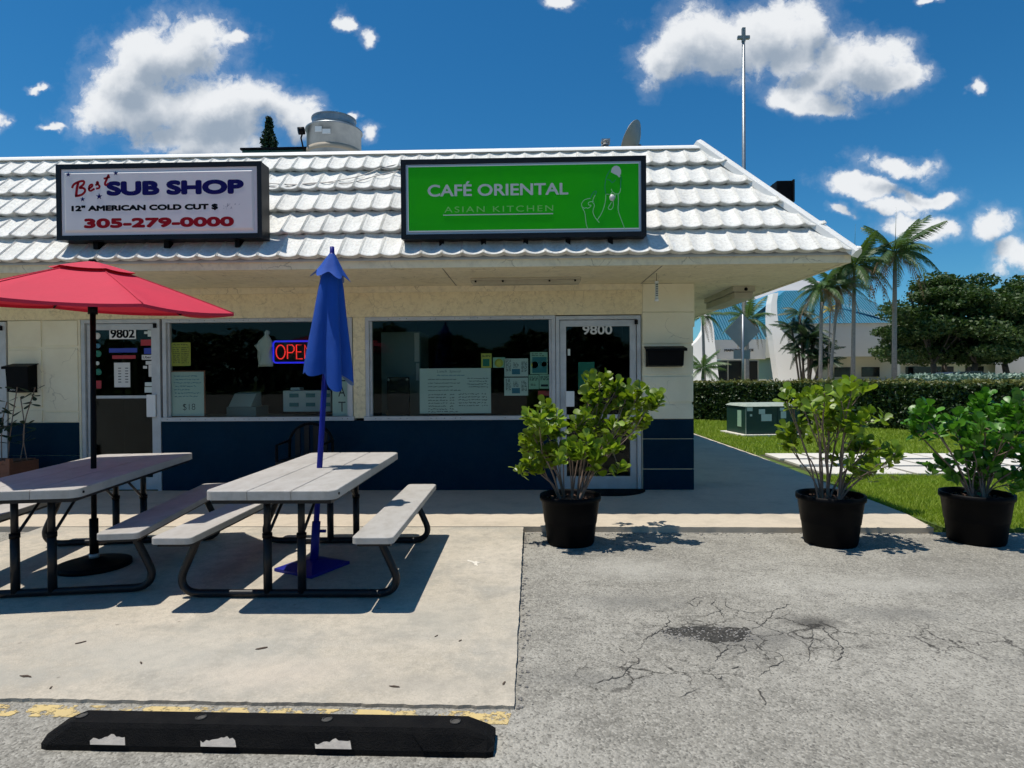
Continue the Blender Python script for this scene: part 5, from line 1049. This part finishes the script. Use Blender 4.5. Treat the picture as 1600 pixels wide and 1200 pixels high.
def hedge(name, label, a, b, w, h, n, m_side, m_top, leafs=.05, z0=-.1, grp=None):
    a = Vector((*a, z0)); b = Vector((*b, z0)); L_ = (b-a).length; d = (b-a).normalized(); nrm = Vector((-d.y, d.x, 0)); t = thing(name, label, 'hedge', a, group=grp)
    mb = MB(); k = 40; v = []
    for i in range(k+1):
        p = a+d*L_*i/k
        for s, z in ((-1, 0), (-1, h-.12), (1, h-.12), (1, 0)): v.append(p+nrm*s*(w/2-.10)+Vector((0, 0, z+(random.uniform(-.03, .03) if z else 0))))
    mb.add(v, [(i*4+j, i*4+j+1, i*4+5+j, i*4+4+j) for i in range(k) for j in range(3)]+[(0, 1, 2, 3), (4*k+3, 4*k+2, 4*k+1, 4*k)]); mb.build('core', M['core'], t)
    u = rng.uniform(0, L_, n); kind = rng.random(n); P = np.zeros((n, 3)); dv = np.array(d); nv = np.array(nrm); base = np.array(a)
    side = np.where(kind < .78, -1.0, 1.0); z = np.where(kind < .86, rng.uniform(.02, h, n), h+rng.normal(-.03, .03, n)); off = np.where(kind < .86, side*(w/2-.02+rng.normal(0, .035, n)), rng.uniform(-w/2, w/2, n))
    lump = .05*np.sin(u*2.1)+.04*np.sin(u*5.3+1); P = base+dv*u[:, None]+nv*(off+side*lump*.6)[:, None]; P[:, 2] = z0+z
    V, F = leaf_cloud(P, leafs); o = ob(name+'_leaves', np_mesh('leaves', V, F), m_side, t); o.name = 'foliage'; o.location = -a; o['kind'] = 'stuff'
    n2 = n//5; u = rng.uniform(0, L_, n2); P = base+dv*u[:, None]+nv*rng.uniform(-w/2, w/2, n2)[:, None]; P[:, 2] = z0+h+rng.normal(0.0, .035, n2)+.025*np.sin(u*3)+.02*np.sin(u*7.7+1)+np.where(rng.random(n2) < .03, rng.uniform(0, .12, n2), 0)
    V, F = leaf_cloud(P, leafs, up=1.0); o = ob('new_growth', np_mesh('leaves', V, F), m_top, t); o.location = -a; o['kind'] = 'stuff'
    return t
hedge('clipped_hedge', 'long clipped dark green hedge behind the lawn', (3.2, 22.8), (14.5, 9.2+2.2), 1.1, 1.26, 70000, M['hedge'], M['hedge_top'], .055)
hedge('silver_shrub', 'pale silvery green shrub border rising behind the clipped hedge', (17.0, 28.2), (30, 27.5), 2.0, 1.38, 22000, M['silver'], M['silver'], .12)

# ================================================================ ROAD SIGN, MAST, CAR
t = thing('road_sign', 'grey back of a diamond road sign on a steel post behind the hedge', 'road sign', (8.13, 24, -.1))
dv = .66; MB().prism([(8.125-dv, 3.075), (8.125, 3.075-.70), (8.125+dv, 3.075), (8.125, 3.075+.70)], 24.0, 24.012).build('diamond_plate', M['sign_back'], t)
MB().prism([(7.80, 2.03), (8.43, 2.03), (8.43, 2.37), (7.80, 2.37)], 24.0, 24.012).build('small_plate', M['sign_back'], t)
MB().tube([(8.14, 23.96, -.1), (8.14, 23.96, 3.72)], .04, 8).build('post', M['steel'], t)
t = thing('cross_mast', 'tall steel mast with a cross on top beyond the roof', 'mast', (20.5, 60, -.1))
MB().tube([(20.5, 60, -.1), (20.52, 60, 33.9)], [.24, .14], 10).build('pole', M['steel'], t); MB().box(20.37, 20.67, 59.85, 60.15, 33.1, 34.4).build('cross_upright', M['sign_back'], t); MB().box(19.95, 21.09, 59.87, 60.13, 33.35, 33.65).build('cross_arm', M['sign_back'], t)
t = thing('parked_car', 'dark car parked under the broad tree, only its roof showing', 'car', (27.0, 40, -.1))
v = []
for y in (39.2, 40.8):
    v += [(24.6, y, .35), (24.6, y, .85), (25.6, y, 1.05), (26.2, y, 1.50), (27.9, y, 1.55), (29.0, y, 1.15), (29.5, y, .95), (29.5, y, .35)]
MB().add(v, [tuple(range(8)), tuple(reversed(range(8, 16)))]+[(i, 8+i, 8+(i+1) % 8, (i+1) % 8) for i in range(8)]).build('body', M['car'], t)
MB().prism([(25.85, 1.06), (26.28, 1.46), (27.8, 1.50), (28.7, 1.12)], 39.19, 39.198).build('side_window', M['church_dark'], t)
for x in (25.5, 28.5):
    for y in (39.25, 40.75):
        o = MB(); o.tube([(x, y-.1, .23), (x, y+.1, .23)], .33, 18); o.build('wheel', M['rubber'], t)

# ================================================================ CHURCH
t = thing('church', 'white church with blue tiled roof and sweeping curved fin walls across the road', 'church', (25, 65, -.1))
def rib_mat():
    m = mat('blue_glazed_tile', (.018, .165, .250), .4, (.014, .135, .215), .5, .6); nt = m.node_tree; N = nt.nodes; L = nt.links; g = N.new('ShaderNodeNewGeometry')
    w = N.new('ShaderNodeTexWave'); w.bands_direction = 'X'; w.inputs['Scale'].default_value = 1.15; L.new(g.outputs['Position'], w.inputs['Vector'])
    bp = N.new('ShaderNodeBump'); bp.inputs['Strength'].default_value = .9; bp.inputs['Distance'].default_value = .12; L.new(w.outputs['Fac'], bp.inputs['Height']); L.new(bp.outputs[0], N['Principled BSDF'].inputs['Normal']); return m
M['blue_tile'] = rib_mat()
def fin(poly, y0, y1):
    mb = MB().prism(poly, y0, y1); mb.v = [(x, y+.36*max(z, 0), z) for x, y, z in mb.v]; mb.build('fin_wall', M['church_w'], t)      # the fins lean back
outer = [(25.38, 9.81), (25.10, 8.9), (24.95, 7.6), (24.92, 6.7), (25.05, 6.0), (25.45, 5.35), (26.0, 4.75), (26.75, 4.2), (27.15, 4.12), (28.1, -.1)]; inner = [(24.15, -.1), (24.15, 4.8), (24.10, 6.0), (24.25, 7.4), (24.50, 8.7), (24.85, 9.75)]
fin(outer+inner, 60.6, 62.0); fin([(43.1-x-.55, z) for x, z in outer+inner][::-1], 60.6, 62.0)
MB().box(18.6, 24.14, 64.3, 65.2, 3.05, 5.05).build('entrance_beam', M['church_w'], t)
MB().add([(18.5, 64.25, 5.06), (24.2, 64.25, 5.06), (24.4, 70, 9.6), (18.2, 70, 9.6)], [(0, 1, 2, 3)]).build('entrance_roof', M['blue_tile'], t)
text('MAIN ENTRANCE', 19.95, 22.9, 3.86, 4.10, 64.28, 'lettering', M['let_black'], t, .01, th=.05)
MB().box(18.6, 24.14, 66.2, 66.4, -.1, 3.04).build('entrance_wall', M['church'], t)
for x in (19.3, 20.9, 22.5): 
    g_ = MB().box(x, x+1.45, 66.05, 66.19, 0, 2.9).build('glass_door', M['church_dark'], t); MB().box(x-.08, x, 65.98, 66.19, 0, 3.0).build('mullion', M['church'], g_)
MB().box(10, 15.5, 66, 80, -.1, 6.7).build('nave_wall', M['church'], t); MB().add([(9.5, 65.6, 6.7), (16.2, 65.6, 6.7), (16.2, 74, 10.5), (9.5, 74, 10.5)], [(0, 1, 2, 3)]).build('nave_roof', M['blue_tile'], t)
MB().box(25.9, 39.7, 66, 85, 3.28, 6.74).build('upper_wall', M['church'], t); MB().box(26.5, 39.2, 68.5, 84, -.1, 3.28).build('lower_wall', M['church'], t)
MB().box(25.8, 39.75, 65.95, 66.0, 6.55, 6.78).build('cornice', M['church'], t)
for x in (33.1, 36.0, 41.5): MB().box(x, x+1.9, 68.40, 68.495, 1.15, 2.2).build('window', M['church_dark'], t)
MB().box(26.5, 39.2, 68.44, 68.498, .95, 1.02).build('ledge', M['church_grey'], t)
MB().lathe([(.38, -.1), (.38, 3.27)], 14, (38.6, 66.6, 0)).build('column', M['church'], t)
# hipped blue roof in two facets with a grey peaked roof above
rv = [(25.6, 65.7, 6.76), (40.0, 65.7, 6.76), (36.0, 72, 11.2), (29.2, 72, 11.0), (25.6, 80, 6.76), (40, 80, 6.76), (33.4, 67.5, 8.6)]
MB().add(rv, [(0, 1, 2, 3), (1, 5, 2), (0, 3, 4)]).build('hipped_roof', M['blue_tile'], t)
MB().add([(29.8, 67.0, 8.05), (31.6, 69.4, 10.1), (38.6, 65.7, 6.9), (37.6, 65.66, 6.80)], [(0, 1, 2), (0, 2, 3)] if False else [(1, 2, 3)]).build('roof_facet', M['blue_tile'], t)
MB().add([(24.8, 73, 9.7), (29.0, 73, 11.2), (36.5, 73, 11.2), (40.2, 73, 9.6), (34.6, 80, 14.0), (24.8, 88, 9.7), (40.2, 88, 9.6)], [(0, 1, 4), (1, 2, 4), (2, 3, 4), (0, 4, 5), (3, 6, 4)]).build('peaked_roof', M['church_grey'], t)
MB().box(39.9, 62, 69, 80, -.1, 3.6).build('wing_wall', M['church'], t); MB().box(39.9, 62, 67.8, 69, 2.55, 3.55).build('wing_canopy', M['church_w'], t)
for i in range(6): MB().box(41+i*3.2, 42.9+i*3.2, 68.90, 68.995, 0, 2.2).build('wing_window', M['church_dark'], t)
MB().box(49.5, 60, 62, 67.5, -.1, 3.6).build('annexe', M['church_grey'], t)

# ================================================================ PALMS AND TREES
def frond(L_, droop, n=26, wid=.5, seed=0):
    rd = random.Random(seed); mb = MB(); pts = []
    for i in range(11): u = i/10; pts.append(Vector((L_*u*(1-.12*droop*u), 0, L_*(.30*u-droop*.75*u*u))))
    mb.tube(pts, [.03*(1-.8*i/10) for i in range(11)], 4, False)
    for i in range(n):
        u = .14+.86*i/n; k = u*10; a = int(min(k, 9)); p = pts[a].lerp(pts[a+1], k-a); tg = (pts[a+1]-pts[a]).normalized()
        for s in (-1, 1):
            ln = wid*(math.sin(math.pi*min(1, u*.92+.08))**.6)*rd.uniform(.8, 1.15); dr = Vector((tg.x*.6, s*.85, tg.z*.6-.25-.3*rd.random()-.3*droop)).normalized(); e = p+dr*ln; m = p+dr*ln*.5+Vector((0, 0, .04)); w = Vector((tg.x, 0, tg.z))*.032
            mb.add([p-w, p+w, m+w, m-w, e+Vector((0, 0, -.10*ln))], [(0, 1, 2, 3), (3, 2, 4)])
    m = bpy.data.meshes.new('frond'); m.from_pydata(mb.v, [], mb.f); return m
FR = [frond(2.3, .5, 30, .55, 1), frond(2.3, .95, 30, .6, 2), frond(2.0, 1.4, 28, .6, 3)]; 
for f_ in FR: f_.materials.append(M['frond'])
FD = frond(1.9, 2.0, 24, .5, 4); FD.materials.append(M['frond_dry'])
def palm(label, x, y, z, r=.13, sc=1.0, nf=13, ndry=2, lean=(0, 0), seed=0, spear=True):
    rd = random.Random(seed); t = thing('palm_tree', label, 'palm tree', (x, y, -.1), group='palms in front of the church')
    top = Vector((x+lean[0], y+lean[1], z)); MB().tube([(x, y, -.1), (x+lean[0]*.3, y, z*.4), (x+lean[0]*.75, y, z*.8), top], [r*1.25, r, r*.9, r*.8], 10).build('trunk', M['trunk'], t)
    MB().tube([top, top+Vector((0, 0, .9*sc))], [r*.85, r*.45], 8).build('crownshaft', M['frond'], t); c_ = top+Vector((0, 0, .75*sc))-Vector((x, y, -.1))
    if spear: MB().tube([c_+Vector((x, y, -.1)), c_+Vector((x+.1, y, 2.1*sc))], [.03, .004], 5).build('spear_leaf', M['frond'], t)
    for i in range(nf+ndry):
        az = i*2.399+rd.uniform(-.25, .25); dry = i >= nf; me = FD if dry else FR[min(2, int(3*i/nf))]; o = ob('frond', me, None, t); el = 0 if dry else (.95-1.0*i/nf)
        o.matrix_basis = Matrix.Translation(c_) @ Matrix.Rotation(az, 4, 'Z') @ Matrix.Rotation(-el, 4, 'Y') @ Matrix.Rotation(rd.uniform(-.4, .4), 4, 'X') @ Matrix.Scale(sc*rd.uniform(.85, 1.1), 4)
    return t
palm('tallest palm with a full wind-blown crown beside the broad dark tree', 25.95, 45, 8.75, .16, 1.55, 17, 5, (.05, 0), 1)
palm('palm half hidden behind the eave corner, left of the tallest palm', 23.3, 45.5, 8.0, .14, 1.45, 18, 5, (.1, 0), 2)
palm('thin leaning palm second from the left in the row of palms', 21.9, 46, 6.9, .11, 1.15, 13, 5, (.55, 0), 3, False)
palm('slim palm with a ragged brown crown just right of the curved fin wall', 20.75, 45, 6.6, .12, 1.15, 13, 6, (.1, 0), 4, False)
palm('palm whose fronds droop behind the diamond road sign', 15.6, 45, 4.6, .12, 1.0, 12, 5, (.0, 0), 5, False)
palm('slender palm beside the corner column in front of the left fin wall', 12.55, 45, 5.0, .11, .8, 10, 2, (-.1, 0), 6, False)
palm('short fan-like palm close to the corner column above the hedge', 11.6, 42, 1.2, .14, .8, 14, 0, (0, 0), 7, False)
t = thing('clump_palm', 'bushy clump of feathery palms against the curved fin wall', 'palm clump', (26.3, 56, -.1)); rd = random.Random(9)
FK = []
for f_ in FR: g_ = f_.copy(); g_.materials.clear(); g_.materials.append(M['frond_dark']); FK.append(g_)
for k, (x, y, z) in enumerate(((24.9, 58, 7.0), (24.4, 58.5, 5.6), (26.2, 58, 4.4), (25.4, 57.5, 4.8), (27.0, 58, 3.4), (25.7, 59, 6.0), (26.4, 58.6, 5.4), (25.1, 58, 3.4), (26.6, 57.6, 2.6), (24.9, 58.4, 4.2), (27.4, 58.6, 2.4))):
    MB().tube([(25.5+(x-25.5)*.3, y, -.1), (x, y, z)], .09, 7).build('trunk', M['bark'], t)
    for i in range(13):
        o = ob('frond', FK[i % 3], None, t); o.matrix_basis = Matrix.Translation(Vector((x, y, z))-Vector((26.3, 56, -.1))) @ Matrix.Rotation(i*2.4+k, 4, 'Z') @ Matrix.Rotation(-(.9-.09*i), 4, 'Y') @ Matrix.Scale(rd.uniform(.75, .98), 4)
t = thing('yellow_palm_top', 'yellowing young palm rising above the feathery palm clump', 'palm tree', (26.95, 57, -.1)); MB().tube([(26.95, 57, -.1), (27.2, 57, 7.2)], .06, 6).build('trunk', M['trunk'], t)
FY_ = frond(.9, .7, 10, .3, 8); FY_.materials.append(mat('yellow_frond', (.42, .33, .06), .7))
for i in range(10): o = ob('frond', FY_, None, t); o.matrix_basis = Matrix.Translation((.25, 0, 7.35)) @ Matrix.Rotation(i*2.4, 4, 'Z') @ Matrix.Rotation(-.9+.12*i, 4, 'Y')
def broad_tree(label, x, y, H_, W_, trunks, seed, n=48000, zlow=1.7):
    rd = np.random.default_rng(seed); t = thing('broad_tree', label, 'tree', (x, y, -.1), group='broad dark trees right of the church')
    tk = MB(); cl = []
    for dx in trunks:
        b = Vector((x+dx, y, -.1)); f0 = b+Vector((dx*.15, 0, 2.3)); tk.tube([b, b+Vector((0, 0, 1.2)), f0], [.30, .24, .2], 8)
        for _ in range(5): e = Vector((x+dx+rd.uniform(-W_*.3, W_*.3), y+rd.uniform(-1.8, 1.8), rd.uniform(H_*.55, H_*.85))); tk.tube(smooth3([f0, f0.lerp(e, .5)+Vector((0, 0, -.3)), e]), [.13, .12, .11, .1, .09, .08, .07, .06, .05, .045][:10] if len(smooth3([f0, f0.lerp(e, .5), e])) == 10 else .08, 6)
    tk.build('trunk', M['bark'], t)
    P = []; k = 95
    for i in range(k):
        a = rd.uniform(0, 2*np.pi); rr_ = np.sqrt(rd.random()); cx = np.cos(a)*rr_*W_/2; cy = np.sin(a)*rr_*W_/2*.7; dome = np.sqrt(max(0, 1-rr_**2)); cz = zlow+(H_-zlow)*(.12+rd.uniform(.0, .88)*(.25+.75*dome)); s = rd.uniform(.55, 1.0)*W_/7.5
        m = n//k; q = rd.normal(0, 1, (m, 3)); q /= np.linalg.norm(q, axis=1)[:, None]; q *= (rd.random(m)**.4)[:, None]; q[:, 0] *= 1.35*s; q[:, 1] *= 1.2*s; q[:, 2] *= .62*s; q[:, 2] = np.where(q[:, 2] < 0, q[:, 2]*.8, q[:, 2]); P.append(q+[x+cx, y+cy, cz])
    P = np.concatenate(P); V, F = leaf_cloud(P, .17, .3, 1.7, .6); o = ob('crown', np_mesh('crown', V, F), M['crown'], t); o.location = (-x, -y, .1); o['kind'] = 'stuff'
    return t
broad_tree('broad dark green tree with layered crown right of the tallest palm', 32.6, 49, 9.0, 10.0, (-1.2, 1.6), 31)
broad_tree('second broad dark tree at the right edge with a leaning trunk', 39.2, 50, 8.8, 9.5, (-1.6, 1.0), 32)
broad_tree('lower dark tree filling the gap behind the two broad trees', 36.0, 55, 8.0, 8.5, (0,), 33, 16000)
t = thing('norfolk_pine', 'narrow dark norfolk pine standing far behind the roof', 'pine tree', (-25.2, 60, -.1)); MB().tube([(-25.2, 60, -.1), (-25.2, 60, 26.8)], [.35, .04], 8).build('trunk', M['bark'], t)
P = []
for i in range(40):
    z = 12+i*.375; ln = .05+.215*(27.2-z)*random.uniform(.7, 1.15)
    for k in range(7):
        a = 2*math.pi*k/7+i*.9; m = 40; u = rng.random(m)**.7*ln; P.append(np.stack([-25.2+np.cos(a)*u+rng.normal(0, .06, m), 60+np.sin(a)*u+rng.normal(0, .06, m), z+.30*u+rng.normal(0, .07, m)], 1))
V, F = leaf_cloud(np.concatenate(P), .20, 0, 2.0); o = ob('crown', np_mesh('crown', V, F), M['pine'], t); o.location = (25.2, -60, .1); o['kind'] = 'stuff'

# unseen pale paving, added to keep green bounce off the church, and the trees across the car park behind the viewer
tag(MB().slab([(5, 41.2), (90, 41.2), (90, 64), (5, 64)], -.11, -.055).build('bounce_paving', M['walk']), kind='structure')
def tree_line():
    n = 26000; x = rng.uniform(-70, 70, n); h = 5.5+.8*np.sin(x*.35)+.6*np.sin(x*.9+2); z = rng.random(n)**.8*h; y = -48+rng.normal(0, 1.5, n)
    V, F = leaf_cloud(np.stack([x, y, z], 1), .55, .2, 1.6); t = ob('tree_line', np_mesh('tree_line', V, F), M['crown']); return tag(t, 'dense row of dark trees across the car park', 'trees', kind='stuff')
tree_line()
